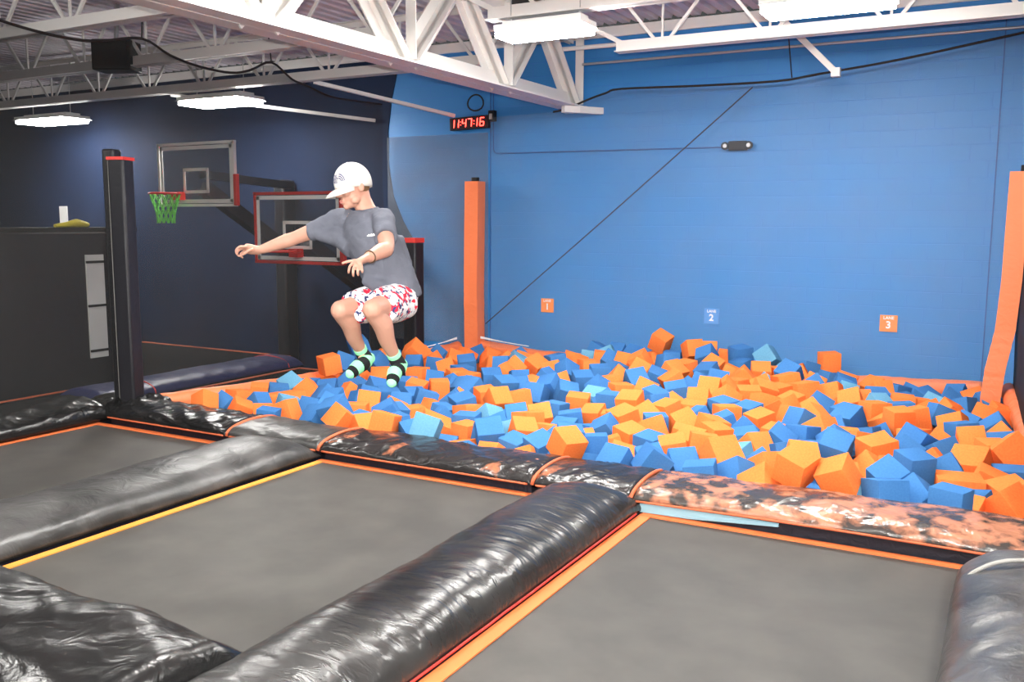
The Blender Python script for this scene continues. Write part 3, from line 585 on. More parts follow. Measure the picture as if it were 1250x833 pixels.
FOAM = [
('o', -7.236, 6.58, 0.143, 1.07, -0.46, 0.05, 0.195, 'third orange foam cube counting up in the narrow pit tip by the black post'),
('o', -7.27, 7.073, 0.097, -0.01, 0.12, 1.44, 0.2, 'fourth orange foam cube counting up in the narrow pit tip by the black post'),
('o', -6.928, 6.764, 0.064, 0.3, 0.46, 1.01, 0.198, 'second orange foam cube counting up in the narrow pit tip by the black post'),
('o', -7.232, 7.342, 0.124, 0.13, 0.12, 0.74, 0.188, 'topmost orange foam cube in the narrow pit tip by the black post'),
('o', -6.9, 7.25, 0.051, -0.04, -0.01, 1.3, 0.22, 'second orange foam cube counting up between that tip and the jumper'),
('o', -6.895, 7.492, 0.032, -0.09, 0.0, 1.33, 0.232, 'third orange foam cube counting up between that tip and the jumper'),
('o', -7.005, 7.887, 0.074, -0.55, -0.69, 0.67, 0.214, 'topmost orange foam cube between that tip and the jumper'),
('o', -6.376, 6.83, 0.078, -0.1, -0.4, 0.28, 0.231, 'lowest orange foam cube between that tip and the jumper'),
('o', -6.66, 6.843, 0.044, -0.27, -0.02, 0.52, 0.198, 'lowest orange foam cube in the narrow pit tip by the black post'),
('o', -7.169, 8.453, 0.298, 0.01, -0.14, 1.11, 0.22, "topmost orange foam cube below the jumper's trailing foot"),
('o', -6.733, 8.888, 0.09, 1.47, 1.05, 2.01, 0.225, "topmost orange foam cube below the jumper's nearer foot"),
('o', -7.074, 10.079, 0.259, -0.86, 0.75, 0.85, 0.234, 'topmost orange foam cube on the jumper side of the orange corner post'),
('o', -6.918, 10.289, 0.08, -1.15, 0.96, 0.49, 0.234, 'seventh orange foam cube counting up on the jumper side of the orange corner post'),
('o', -6.855, 10.729, 0.072, -0.94, 0.4, 0.67, 0.218, 'eighth orange foam cube counting up on the jumper side of the orange corner post'),
('o', -6.395, 9.849, 0.095, 0.78, -0.34, 0.57, 0.217, 'sixth orange foam cube counting up on the jumper side of the orange corner post'),
('o', -6.472, 9.296, 0.083, -0.04, -0.01, 0.12, 0.226, 'fifth orange foam cube counting up on the jumper side of the orange corner post'),
('o', -5.934, 8.491, 0.09, 0.11, 0.22, 0.32, 0.215, 'third orange foam cube counting up on the jumper side of the orange corner post'),
('o', -5.751, 8.689, 0.088, 0.03, 0.02, 0.71, 0.215, 'fourth orange foam cube counting up on the jumper side of the orange corner post'),
('o', -6.007, 9.47, 0.078, -0.0, -0.0, 0.87, 0.225, 'sixth orange foam cube counting up straight below the orange corner post'),
('o', -6.517, 8.025, 0.05, -0.29, 0.63, 0.88, 0.224, "fourth orange foam cube counting up below the jumper's trailing foot"),
('o', -5.821, 7.462, 0.113, -0.59, 0.14, 0.58, 0.227, "third orange foam cube counting up below the jumper's nearer foot"),
('o', -5.754, 7.179, 0.071, -0.07, 0.04, 0.53, 0.224, "third orange foam cube counting up below the jumper's trailing foot"),
('o', -5.539, 6.678, 0.127, 0.4, 0.62, 1.46, 0.219, "second orange foam cube counting up below the jumper's trailing foot"),
('o', -5.323, 7.905, 0.015, -0.07, 0.52, 1.1, 0.214, 'second orange foam cube counting up on the jumper side of the orange corner post'),
('o', -5.323, 7.553, 0.02, -0.01, -0.05, 0.91, 0.218, "second orange foam cube counting up below the jumper's nearer foot"),
('o', -5.25, 6.687, 0.068, -0.87, 0.02, 1.05, 0.228, "lowest orange foam cube below the jumper's trailing foot"),
('o', -4.949, 6.58, 0.171, -0.22, 0.21, 0.26, 0.218, "lowest orange foam cube below the jumper's nearer foot"),
('o', -4.819, 7.15, 0.007, 0.2, 0.43, 0.72, 0.288, 'lowest orange foam cube on the jumper side of the orange corner post'),
('o', -4.787, 7.76, 0.047, -1.08, -1.4, 2.33, 0.231, 'third orange foam cube counting up straight below the orange corner post'),
('o', -4.448, 7.183, 0.018, 0.02, 0.01, 1.39, 0.217, 'second orange foam cube counting up straight below the orange corner post'),
('o', -6.993, 11.278, 0.039, -1.48, -1.05, 1.09, 0.22, 'topmost orange foam cube straight below the orange corner post'),
('o', -6.654, 11.386, 0.014, 0.72, 0.41, 0.82, 0.232, 'seventh orange foam cube counting up straight below the orange corner post'),
('o', -5.367, 10.355, 0.151, 0.56, -0.31, 1.26, 0.229, 'topmost orange foam cube straight below the LANE 1 sign'),
('o', -5.518, 9.787, 0.114, 0.04, -0.86, 0.07, 0.216, 'fifth orange foam cube counting up between the corner post and LANE 1'),
('o', -5.533, 10.075, 0.167, -0.27, -0.74, 0.8, 0.225, 'topmost orange foam cube between the corner post and LANE 1'),
('o', -5.019, 10.122, 0.158, -0.24, -0.22, 0.41, 0.224, 'sixth orange foam cube counting up straight below the LANE 1 sign'),
('o', -5.076, 10.914, 0.165, 0.07, 0.31, 1.01, 0.232, 'fourth orange foam cube counting up just past the LANE 1 sign'),
('o', -4.62, 10.329, 0.193, -0.04, 0.06, 0.82, 0.221, 'third orange foam cube counting up just past the LANE 1 sign'),
('o', -5.758, 9.332, 0.076, 0.03, -0.01, 1.51, 0.226, 'fifth orange foam cube counting up straight below the orange corner post'),
('o', -4.755, 11.052, 0.201, 0.01, 0.11, 0.4, 0.215, 'topmost orange foam cube just past the LANE 1 sign'),
('o', -4.283, 10.74, 0.229, 0.07, 0.48, 1.23, 0.222, 'twelfth orange foam cube counting up midway from LANE 1 to LANE 2'),
('o', -4.062, 9.935, 0.162, 0.53, 0.68, 0.41, 0.221, 'tenth orange foam cube counting up midway from LANE 1 to LANE 2'),
('o', -5.098, 8.633, 0.064, 0.16, -0.07, 0.94, 0.217, 'fourth orange foam cube counting up straight below the orange corner post'),
('o', -4.641, 8.574, 0.075, -0.12, -0.16, 0.78, 0.231, 'third orange foam cube counting up between the corner post and LANE 1'),
('o', -4.769, 8.337, 0.11, -0.76, -0.0, 0.98, 0.222, 'fourth orange foam cube counting up between the corner post and LANE 1'),
('o', -4.026, 9.629, 0.14, -0.1, -0.16, 0.55, 0.234, 'ninth orange foam cube counting up midway from LANE 1 to LANE 2'),
('o', -3.727, 9.207, 0.144, -0.02, 0.05, 0.77, 0.226, 'seventh orange foam cube counting up midway from LANE 1 to LANE 2'),
('o', -4.067, 7.959, 0.059, 0.6, -0.15, 0.57, 0.226, 'fourth orange foam cube counting up straight below the LANE 1 sign'),
('o', -3.927, 8.534, 0.112, 0.1, 0.07, 0.28, 0.228, 'second orange foam cube counting up just past the LANE 1 sign'),
('o', -3.657, 8.325, 0.049, 0.29, -0.08, 0.03, 0.217, 'lowest orange foam cube just past the LANE 1 sign'),
('o', -3.84, 7.17, 0.099, 0.43, 0.12, 0.77, 0.223, 'second orange foam cube counting up between the corner post and LANE 1'),
('o', -3.738, 7.45, 0.029, -0.16, 0.09, 0.25, 0.219, 'second orange foam cube counting up straight below the LANE 1 sign'),
('o', -4.634, 9.511, 0.133, -0.92, 1.17, 0.02, 0.216, 'fifth orange foam cube counting up straight below the LANE 1 sign'),
('o', -4.029, 7.618, 0.081, -0.14, 0.09, 1.21, 0.228, 'third orange foam cube counting up straight below the LANE 1 sign'),
('o', -3.829, 6.591, -0.002, -0.16, -0.93, 1.47, 0.22, 'lowest orange foam cube straight below the orange corner post'),
('o', -3.53, 6.58, 0.004, -0.81, 1.09, -0.46, 0.232, 'lowest orange foam cube between the corner post and LANE 1'),
('o', -3.119, 6.58, 0.209, -1.04, 0.02, 1.05, 0.217, 'lowest orange foam cube straight below the LANE 1 sign'),
('o', -2.976, 7.597, 0.062, 0.17, -0.12, 1.11, 0.231, 'third orange foam cube counting up midway from LANE 1 to LANE 2'),
('o', -3.207, 8.014, 0.128, 0.09, -0.28, 0.94, 0.233, 'fourth orange foam cube counting up midway from LANE 1 to LANE 2'),
('o', -3.335, 8.501, 0.181, -1.27, -0.05, 0.06, 0.232, 'sixth orange foam cube counting up midway from LANE 1 to LANE 2'),
('o', -3.094, 8.307, 0.103, -0.93, -0.46, 0.9, 0.226, 'fifth orange foam cube counting up midway from LANE 1 to LANE 2'),
('o', -3.064, 7.355, 0.007, -0.15, -0.28, 0.55, 0.218, 'second orange foam cube counting up midway from LANE 1 to LANE 2'),
('o', -2.87, 7.124, -0.023, 0.55, 0.3, 0.37, 0.233, 'lowest orange foam cube midway from LANE 1 to LANE 2'),
('o', -2.96, 8.535, 0.134, -0.03, -0.25, 1.07, 0.218, 'sixth orange foam cube counting up just before the LANE 2 sign'),
('o', -2.679, 8.208, 0.092, -1.26, 0.59, -0.43, 0.232, 'fifth orange foam cube counting up just before the LANE 2 sign'),
('o', -2.573, 7.881, 0.046, 0.06, 0.24, 0.23, 0.227, 'third orange foam cube counting up just before the LANE 2 sign'),
('o', -2.826, 7.824, 0.11, -0.34, -0.35, 0.39, 0.226, 'fourth orange foam cube counting up just before the LANE 2 sign'),
('o', -2.46, 7.279, 0.086, 0.19, -0.19, 0.4, 0.222, 'lowest orange foam cube just before the LANE 2 sign'),
('o', -2.798, 9.044, 0.175, -2.21, -0.04, 0.13, 0.219, 'sixth orange foam cube counting up straight below the LANE 2 sign'),
('o', -4.032, 10.572, 0.295, 0.27, -0.48, 0.07, 0.215, 'topmost orange foam cube midway from LANE 1 to LANE 2'),
('o', -4.169, 11.703, 0.406, 0.47, -0.29, 1.35, 0.232, 'topmost orange foam cube just before the LANE 2 sign'),
('o', -3.661, 11.494, 0.351, -0.43, -0.04, 0.72, 0.225, 'topmost orange foam cube straight below the LANE 2 sign'),
('o', -3.249, 11.757, 0.219, 0.22, 0.13, 0.97, 0.229, 'topmost orange foam cube straight below the emergency light'),
('o', -3.25, 11.041, 0.22, -1.09, -0.58, 0.97, 0.222, 'eighth orange foam cube counting up straight below the LANE 2 sign'),
('o', -3.496, 10.727, 0.219, 0.03, -0.15, 1.12, 0.215, 'ninth orange foam cube counting up just before the LANE 2 sign'),
('o', -3.909, 10.303, 0.222, -0.95, -0.91, 0.93, 0.217, 'eleventh orange foam cube counting up midway from LANE 1 to LANE 2'),
('o', -3.529, 10.372, 0.217, 0.62, -0.04, 1.2, 0.234, 'eighth orange foam cube counting up just before the LANE 2 sign'),
('o', -3.391, 9.967, 0.178, -0.01, -0.53, 0.71, 0.227, 'seventh orange foam cube counting up just before the LANE 2 sign'),
('o', -2.921, 10.696, 0.194, -0.09, 0.38, 0.1, 0.223, 'twelfth orange foam cube counting up straight below the emergency light'),
('o', -2.729, 10.481, 0.197, 0.15, 0.81, 0.34, 0.225, 'eleventh orange foam cube counting up straight below the emergency light'),
('o', -3.545, 9.458, 0.129, -0.65, 0.36, 0.21, 0.232, 'eighth orange foam cube counting up midway from LANE 1 to LANE 2'),
('o', -2.833, 9.515, 0.209, -0.74, 0.05, 0.1, 0.226, 'seventh orange foam cube counting up straight below the LANE 2 sign'),
('o', -2.742, 9.81, 0.171, 0.21, -0.71, 0.03, 0.228, 'ninth orange foam cube counting up straight below the emergency light'),
('o', -2.578, 9.273, 0.16, -0.72, -0.72, 1.64, 0.221, 'sixth orange foam cube counting up straight below the emergency light'),
('o', -2.406, 8.692, 0.123, -0.05, 0.02, 0.58, 0.225, 'fourth orange foam cube counting up straight below the emergency light'),
('o', -2.414, 9.539, 0.166, 0.1, 0.0, 0.42, 0.23, 'seventh orange foam cube counting up straight below the emergency light'),
('o', -2.205, 9.325, 0.138, -0.23, 0.28, 0.68, 0.232, 'fifth orange foam cube counting up straight below the emergency light'),
('o', -2.776, 8.778, 0.097, 0.08, 0.08, 0.13, 0.233, 'fifth orange foam cube counting up straight below the LANE 2 sign'),
('o', -2.075, 8.673, 0.104, 0.1, -0.25, 0.9, 0.214, 'third orange foam cube counting up straight below the emergency light'),
('o', -2.385, 8.117, 0.115, 0.12, 0.26, 0.91, 0.229, 'fourth orange foam cube counting up straight below the LANE 2 sign'),
('o', -2.712, 10.089, 0.151, -0.02, 0.01, 1.26, 0.23, 'tenth orange foam cube counting up straight below the emergency light'),
('o', -2.279, 7.874, 0.104, 0.17, 0.06, 0.92, 0.217, 'third orange foam cube counting up straight below the LANE 2 sign'),
('o', -1.828, 8.294, 0.054, 0.09, -0.11, 1.37, 0.234, 'fourth orange foam cube counting up first half from LANE 2 to LANE 3'),
('o', -1.877, 7.712, 0.072, 0.83, 0.05, 0.99, 0.231, 'second orange foam cube counting up straight below the emergency light'),
('o', -1.986, 7.048, 0.14, 0.76, -0.0, 0.85, 0.257, 'lowest orange foam cube straight below the LANE 2 sign'),
('o', -1.596, 6.982, 0.113, -1.72, 1.03, -0.74, 0.227, 'lowest orange foam cube first half from LANE 2 to LANE 3'),
('o', -1.541, 6.58, 0.057, -0.78, 0.65, 0.8, 0.258, 'lowest orange foam cube straight below the emergency light'),
('o', -1.311, 6.58, 0.265, 0.34, -0.23, 1.24, 0.224, 'second orange foam cube counting up first half from LANE 2 to LANE 3'),
('o', -1.388, 7.185, 0.161, 0.44, 0.11, 0.42, 0.229, 'third orange foam cube counting up first half from LANE 2 to LANE 3'),
('o', -1.018, 6.583, 0.233, -0.44, -0.38, 1.52, 0.219, 'lowest orange foam cube second half from LANE 2 to LANE 3'),
('o', -1.459, 8.401, 0.139, 1.31, -0.59, -0.35, 0.221, 'second orange foam cube counting up second half from LANE 2 to LANE 3'),
('o', -1.146, 8.355, 0.076, -0.17, 0.21, 0.81, 0.218, 'second orange foam cube counting up just before the LANE 3 sign'),
('o', -1.64, 9.034, 0.119, -1.91, 0.59, -0.58, 0.221, 'third orange foam cube counting up second half from LANE 2 to LANE 3'),
('o', -2.231, 7.357, 0.133, -0.77, -1.39, 1.14, 0.226, 'second orange foam cube counting up straight below the LANE 2 sign'),
('o', -2.417, 7.611, 0.085, 0.12, -0.38, 1.34, 0.221, 'second orange foam cube counting up just before the LANE 2 sign'),
('o', -2.604, 10.807, 0.225, 0.43, -0.0, 0.34, 0.223, 'thirteenth orange foam cube counting up straight below the emergency light'),
('o', -2.214, 10.415, 0.188, -0.14, -0.19, 0.65, 0.255, 'topmost orange foam cube first half from LANE 2 to LANE 3'),
('o', -1.989, 11.711, 0.296, 0.04, -0.06, 0.49, 0.229, 'topmost orange foam cube second half from LANE 2 to LANE 3'),
('o', -1.724, 10.405, 0.128, -0.3, 0.31, 1.42, 0.223, 'fifth orange foam cube counting up second half from LANE 2 to LANE 3'),
('o', -1.99, 10.235, 0.134, -0.14, -0.09, 0.75, 0.267, 'ninth orange foam cube counting up first half from LANE 2 to LANE 3'),
('o', -2.229, 10.095, 0.129, 0.03, -0.09, 1.09, 0.222, 'eighth orange foam cube counting up first half from LANE 2 to LANE 3'),
('o', -1.426, 10.377, 0.078, 0.05, -0.05, 0.16, 0.233, 'topmost orange foam cube just before the LANE 3 sign'),
('o', -1.29, 11.034, 0.084, 1.56, 0.61, 2.08, 0.216, 'sixth orange foam cube counting up straight below the LANE 3 sign'),
('o', -1.413, 11.335, 0.07, 0.05, -0.53, 0.95, 0.223, 'topmost orange foam cube straight below the LANE 3 sign'),
('o', -2.333, 9.84, 0.182, -1.25, 0.28, 0.52, 0.225, 'eighth orange foam cube counting up straight below the emergency light'),
('o', -1.956, 9.154, 0.148, -0.49, -0.21, 1.12, 0.233, 'sixth orange foam cube counting up first half from LANE 2 to LANE 3'),
('o', -1.996, 9.651, 0.111, 1.67, -0.29, 0.96, 0.219, 'seventh orange foam cube counting up first half from LANE 2 to LANE 3'),
('o', -1.445, 9.922, 0.138, 1.07, 0.9, 1.27, 0.228, 'third orange foam cube counting up just before the LANE 3 sign'),
('o', -1.77, 9.517, 0.057, 0.39, -0.47, 0.49, 0.229, 'fourth orange foam cube counting up second half from LANE 2 to LANE 3'),
('o', -1.809, 8.802, 0.139, -0.14, 0.32, 0.57, 0.227, 'fifth orange foam cube counting up first half from LANE 2 to LANE 3'),
('o', -1.189, 9.737, 0.094, -0.03, 0.03, 0.7, 0.234, 'fourth orange foam cube counting up straight below the LANE 3 sign'),
('o', -1.043, 9.5, 0.031, -0.4, -0.32, 0.95, 0.222, 'second orange foam cube counting up straight below the LANE 3 sign'),
('o', -0.349, 11.565, 0.001, 0.61, 1.07, 0.84, 0.215, 'topmost orange foam cube straight below the leaning orange post'),
('o', -0.995, 10.288, 0.088, 0.04, 0.07, 0.17, 0.233, 'fifth orange foam cube counting up straight below the LANE 3 sign'),
('o', -0.812, 9.675, 0.084, -0.09, -0.2, 0.48, 0.231, 'third orange foam cube counting up just past the LANE 3 sign'),
('o', -0.917, 9.289, 0.14, 0.07, -0.03, 0.63, 0.216, 'third orange foam cube counting up straight below the LANE 3 sign'),
('o', -0.541, 10.477, 0.021, 0.32, 0.49, 0.63, 0.226, 'topmost orange foam cube midway from LANE 3 to the leaning post'),
('o', -0.733, 10.102, 0.069, -2.08, -0.28, 0.72, 0.224, 'topmost orange foam cube just past the LANE 3 sign'),
('o', -0.229, 10.276, 0.028, 0.39, -0.56, 1.41, 0.226, 'seventh orange foam cube counting up straight below the leaning orange post'),
('o', -0.077, 10.587, 0.022, 0.12, 0.37, 0.34, 0.227, 'eighth orange foam cube counting up straight below the leaning orange post'),
('o', -0.024, 9.302, 0.045, 0.57, 0.55, 1.11, 0.22, 'sixth orange foam cube counting up straight below the leaning orange post'),
('o', -0.454, 9.598, 0.052, 1.13, -0.35, -0.16, 0.233, 'fifth orange foam cube counting up midway from LANE 3 to the leaning post'),
('o', -0.528, 8.873, 0.033, -0.33, 0.56, -0.09, 0.227, 'second orange foam cube counting up just past the LANE 3 sign'),
('o', -0.276, 8.98, 0.061, -0.7, -0.13, 0.17, 0.227, 'fourth orange foam cube counting up midway from LANE 3 to the leaning post'),
('o', 0.04, 8.423, 0.116, -0.5, 0.83, -0.11, 0.272, 'fourth orange foam cube counting up straight below the leaning orange post'),
('o', -0.951, 8.084, 0.073, 0.07, -0.16, 0.68, 0.259, 'lowest orange foam cube straight below the LANE 3 sign'),
('o', -0.519, 7.927, 0.039, -0.25, -0.72, 0.11, 0.256, 'lowest orange foam cube just past the LANE 3 sign'),
('o', -0.248, 8.2, 0.014, -2.95, -1.14, -2.03, 0.275, 'third orange foam cube counting up midway from LANE 3 to the leaning post'),
('o', -0.101, 8.69, 0.043, 0.07, 0.01, 0.5, 0.231, 'fifth orange foam cube counting up straight below the leaning orange post'),
('o', -0.112, 7.839, -0.01, 0.1, 0.38, 0.06, 0.229, 'third orange foam cube counting up straight below the leaning orange post'),
('o', -0.286, 7.339, 0.001, -0.01, -0.01, 0.16, 0.314, 'second orange foam cube counting up midway from LANE 3 to the leaning post'),
('o', 0.04, 7.282, 0.058, 0.11, -0.23, 0.51, 0.233, 'second orange foam cube counting up straight below the leaning orange post'),
('o', -0.959, 7.755, -0.003, 0.6, 0.46, 1.06, 0.225, 'lowest orange foam cube just before the LANE 3 sign'),
('o', -0.224, 6.8, 0.031, 0.06, -0.21, 1.39, 0.215, 'lowest orange foam cube midway from LANE 3 to the leaning post'),
('o', 0.04, 6.91, 0.102, 0.89, -0.22, 0.98, 0.215, 'lowest orange foam cube straight below the leaning orange post'),
('b', -7.2, 6.82, 0.086, 0.47, -0.75, 1.15, 0.189, 'second blue foam cube counting up in the narrow pit tip by the black post'),
('b', -6.913, 7.018, 0.088, 0.9, 0.14, 1.43, 0.188, 'topmost blue foam cube in the narrow pit tip by the black post'),
('b', -7.172, 7.575, 0.077, 0.07, 0.16, 0.8, 0.218, 'topmost blue foam cube between that tip and the jumper'),
('b', -6.021, 6.884, 0.047, -0.24, 0.82, 1.26, 0.215, 'lowest blue foam cube between that tip and the jumper'),
('b', -6.373, 6.58, 0.075, 0.0, 0.15, 0.44, 0.194, 'lowest blue foam cube in the narrow pit tip by the black post'),
('b', -6.36, 7.198, 0.045, -0.58, 0.07, 0.13, 0.218, 'second blue foam cube counting up between that tip and the jumper'),
('b', -7.197, 9.065, 0.42, 0.24, -0.34, 0.87, 0.228, "topmost blue foam cube below the jumper's trailing foot"),
('b', -7.27, 8.83, 0.249, -0.44, 0.36, 0.71, 0.215, "eighth blue foam cube counting up below the jumper's trailing foot"),
('b', -7.05, 9.213, 0.225, -0.24, -0.8, 1.59, 0.22, "topmost blue foam cube below the jumper's nearer foot"),
('b', -7.22, 10.929, 0.078, 0.7, -0.8, 0.79, 0.23, 'topmost blue foam cube on the jumper side of the orange corner post'),
('b', -6.679, 10.045, 0.088, 0.04, 0.28, 1.54, 0.227, 'tenth blue foam cube counting up on the jumper side of the orange corner post'),
('b', -6.369, 10.291, 0.101, 0.33, -0.1, 0.66, 0.226, 'eighth blue foam cube counting up straight below the orange corner post'),
('b', -6.947, 9.887, 0.098, 0.52, -0.02, 0.39, 0.218, 'eleventh blue foam cube counting up on the jumper side of the orange corner post'),
('b', -6.164, 8.651, 0.068, 0.15, 0.07, 0.66, 0.226, "seventh blue foam cube counting up below the jumper's nearer foot"),
('b', -6.113, 9.124, 0.088, -0.41, 0.14, 0.57, 0.215, 'ninth blue foam cube counting up on the jumper side of the orange corner post'),
('b', -6.105, 9.744, 0.071, 0.02, 0.02, 1.03, 0.23, 'seventh blue foam cube counting up straight below the orange corner post'),
('b', -5.808, 9.034, 0.037, -0.56, -0.74, 1.73, 0.233, 'eighth blue foam cube counting up on the jumper side of the orange corner post'),
('b', -5.35, 8.742, 0.103, -0.0, 0.96, 1.35, 0.231, 'fourth blue foam cube counting up straight below the orange corner post'),
('b', -5.266, 8.229, 0.062, -0.09, -0.65, 0.48, 0.215, 'fifth blue foam cube counting up on the jumper side of the orange corner post'),
('b', -7.001, 8.215, 0.021, 1.36, 1.14, 1.91, 0.221, "fifth blue foam cube counting up below the jumper's trailing foot"),
('b', -6.979, 8.543, 0.025, 0.53, -0.59, 1.1, 0.221, "seventh blue foam cube counting up below the jumper's trailing foot"),
('b', -6.647, 8.379, 0.066, -0.17, 0.57, 0.5, 0.216, "sixth blue foam cube counting up below the jumper's trailing foot"),
('b', -6.345, 8.295, 0.079, 0.43, 0.3, 1.05, 0.227, "sixth blue foam cube counting up below the jumper's nearer foot"),
('b', -6.053, 7.633, 0.068, -1.83, 0.44, 0.95, 0.23, "second blue foam cube counting up below the jumper's trailing foot"),
('b', -6.605, 7.703, 0.064, -0.35, -0.7, 1.4, 0.22, 'third blue foam cube counting up between that tip and the jumper'),
('b', -6.343, 7.518, 0.078, 0.26, -0.14, 0.3, 0.232, "third blue foam cube counting up below the jumper's trailing foot"),
('b', -6.178, 7.91, 0.088, -0.49, -1.21, 1.32, 0.23, "fourth blue foam cube counting up below the jumper's trailing foot"),
('b', -6.089, 8.17, 0.035, 0.11, 0.05, 0.82, 0.217, "fifth blue foam cube counting up below the jumper's nearer foot"),
('b', -5.774, 6.875, 0.15, 0.36, -0.29, 0.17, 0.232, "lowest blue foam cube below the jumper's trailing foot"),
('b', -5.717, 7.88, 0.035, -0.72, 0.09, 0.63, 0.226, "fourth blue foam cube counting up below the jumper's nearer foot"),
('b', -5.785, 8.244, 0.033, 0.36, 0.09, 1.06, 0.227, 'seventh blue foam cube counting up on the jumper side of the orange corner post'),
('b', -5.535, 8.083, 0.078, -0.07, 0.31, 0.72, 0.226, 'sixth blue foam cube counting up on the jumper side of the orange corner post'),
('b', -5.368, 7.292, 0.077, 0.27, 0.12, 1.14, 0.216, "second blue foam cube counting up below the jumper's nearer foot"),
('b', -5.25, 7.026, 0.145, 0.16, -0.51, 0.58, 0.227, "third blue foam cube counting up below the jumper's nearer foot"),
('b', -5.036, 6.852, 0.088, -0.01, -0.05, 1.06, 0.227, "lowest blue foam cube below the jumper's nearer foot"),
('b', -4.754, 6.762, 0.049, 0.54, -0.12, 1.04, 0.231, 'second blue foam cube counting up on the jumper side of the orange corner post'),
('b', -4.924, 7.472, 0.031, 1.41, -0.69, 0.96, 0.23, 'third blue foam cube counting up on the jumper side of the orange corner post'),
('b', -5.079, 7.757, 0.02, 0.28, 0.11, 1.52, 0.221, 'fourth blue foam cube counting up on the jumper side of the orange corner post'),
('b', -4.541, 6.924, -0.093, 0.14, 0.11, 0.34, 0.229, 'lowest blue foam cube on the jumper side of the orange corner post'),
('b', -7.032, 11.597, 0.02, -1.2, 1.08, 0.15, 0.232, 'topmost blue foam cube straight below the orange corner post'),
('b', -5.799, 10.238, 0.131, -0.51, -0.09, 0.24, 0.217, 'topmost blue foam cube between the corner post and LANE 1'),
('b', -5.21, 9.624, 0.112, -0.25, -0.04, 0.68, 0.215, 'fifth blue foam cube counting up between the corner post and LANE 1'),
('b', -5.233, 10.669, 0.172, -0.43, 1.39, 0.44, 0.227, 'topmost blue foam cube straight below the LANE 1 sign'),
('b', -4.748, 9.975, 0.184, -0.6, 0.53, 1.04, 0.218, 'eighth blue foam cube counting up straight below the LANE 1 sign'),
('b', -4.887, 9.702, 0.115, 0.66, 0.03, 1.57, 0.225, 'seventh blue foam cube counting up straight below the LANE 1 sign'),
('b', -5.517, 9.489, 0.098, 0.26, -0.04, 0.64, 0.233, 'sixth blue foam cube counting up straight below the orange corner post'),
('b', -4.935, 9.061, 0.116, -1.61, 1.13, -0.51, 0.222, 'third blue foam cube counting up between the corner post and LANE 1'),
('b', -4.957, 8.813, 0.159, 0.28, 0.03, 1.01, 0.219, 'fourth blue foam cube counting up between the corner post and LANE 1'),
('b', -4.597, 9.199, 0.138, -0.53, 1.02, 1.07, 0.223, 'sixth blue foam cube counting up straight below the LANE 1 sign'),
('b', -4.367, 9.617, 0.149, 0.26, -0.04, 0.64, 0.227, 'seventh blue foam cube counting up just past the LANE 1 sign'),
('b', -4.55, 10.837, 0.215, -0.8, 0.51, 0.23, 0.216, 'ninth blue foam cube counting up just past the LANE 1 sign'),
('b', -4.27, 10.38, 0.173, 0.21, 0.25, 1.12, 0.222, 'sixth blue foam cube counting up midway from LANE 1 to LANE 2'),
('b', -5.562, 8.934, 0.071, -0.19, -0.52, 1.54, 0.217, 'fifth blue foam cube counting up straight below the orange corner post'),
('b', -5.028, 8.054, 0.079, 0.17, -0.25, 0.93, 0.227, 'third blue foam cube counting up straight below the orange corner post'),
('b', -4.615, 8.907, 0.084, -0.56, 0.05, 0.06, 0.231, 'fourth blue foam cube counting up straight below the LANE 1 sign'),
('b', -4.254, 8.932, 0.129, 0.43, 0.27, 0.64, 0.222, 'fifth blue foam cube counting up straight below the LANE 1 sign'),
('b', -4.026, 9.305, 0.137, -0.83, 0.51, 1.06, 0.222, 'sixth blue foam cube counting up just past the LANE 1 sign'),
('b', -4.062, 8.271, 0.066, 0.06, 0.06, 1.51, 0.218, 'third blue foam cube counting up straight below the LANE 1 sign'),
('b', -4.271, 7.851, 0.062, 0.6, -0.15, 0.57, 0.219, 'second blue foam cube counting up between the corner post and LANE 1'),
('b', -3.748, 8.0, 0.051, -0.05, -0.17, 0.46, 0.223, 'fifth blue foam cube counting up just past the LANE 1 sign'),
('b', -3.7, 7.724, 0.022, 0.16, 0.06, 0.19, 0.216, 'second blue foam cube counting up straight below the LANE 1 sign'),
('b', -4.591, 7.422, 0.043, -0.0, 0.0, 0.23, 0.229, 'second blue foam cube counting up straight below the orange corner post'),
('b', -3.267, 7.716, 0.076, 0.38, -0.52, -0.01, 0.22, 'fourth blue foam cube counting up just past the LANE 1 sign'),
('b', -4.012, 6.859, 0.126, 0.52, -0.09, 0.66, 0.229, 'lowest blue foam cube straight below the orange corner post'),
('b', -3.752, 6.849, 0.035, 0.18, -0.17, 1.36, 0.217, 'lowest blue foam cube between the corner post and LANE 1'),
('b', -3.503, 6.866, 0.069, 0.32, -0.29, 1.08, 0.217, 'lowest blue foam cube straight below the LANE 1 sign'),
('b', -3.275, 6.953, 0.158, 0.12, 0.09, 0.57, 0.22, 'third blue foam cube counting up just past the LANE 1 sign'),
('b', -3.05, 6.797, -0.03, -0.36, 0.19, 0.77, 0.22, 'lowest blue foam cube just past the LANE 1 sign'),
('b', -3.103, 7.092, 0.071, -0.09, -0.05, 0.46, 0.231, 'second blue foam cube counting up just past the LANE 1 sign'),
('b', -2.77, 6.771, 0.049, 0.06, 0.87, 1.41, 0.227, 'lowest blue foam cube midway from LANE 1 to LANE 2'),
('b', -2.568, 7.03, 0.031, 0.57, -0.2, 0.63, 0.218, 'second blue foam cube counting up midway from LANE 1 to LANE 2'),
('b', -2.718, 7.414, 0.059, 0.1, -0.1, 1.29, 0.223, 'third blue foam cube counting up midway from LANE 1 to LANE 2'),
('b', -2.465, 6.777, 0.096, 0.06, 0.62, 0.66, 0.222, 'second blue foam cube counting up just before the LANE 2 sign'),
('b', -2.281, 7.009, 0.036, 0.69, -0.09, 0.61, 0.228, 'lowest blue foam cube just before the LANE 2 sign'),
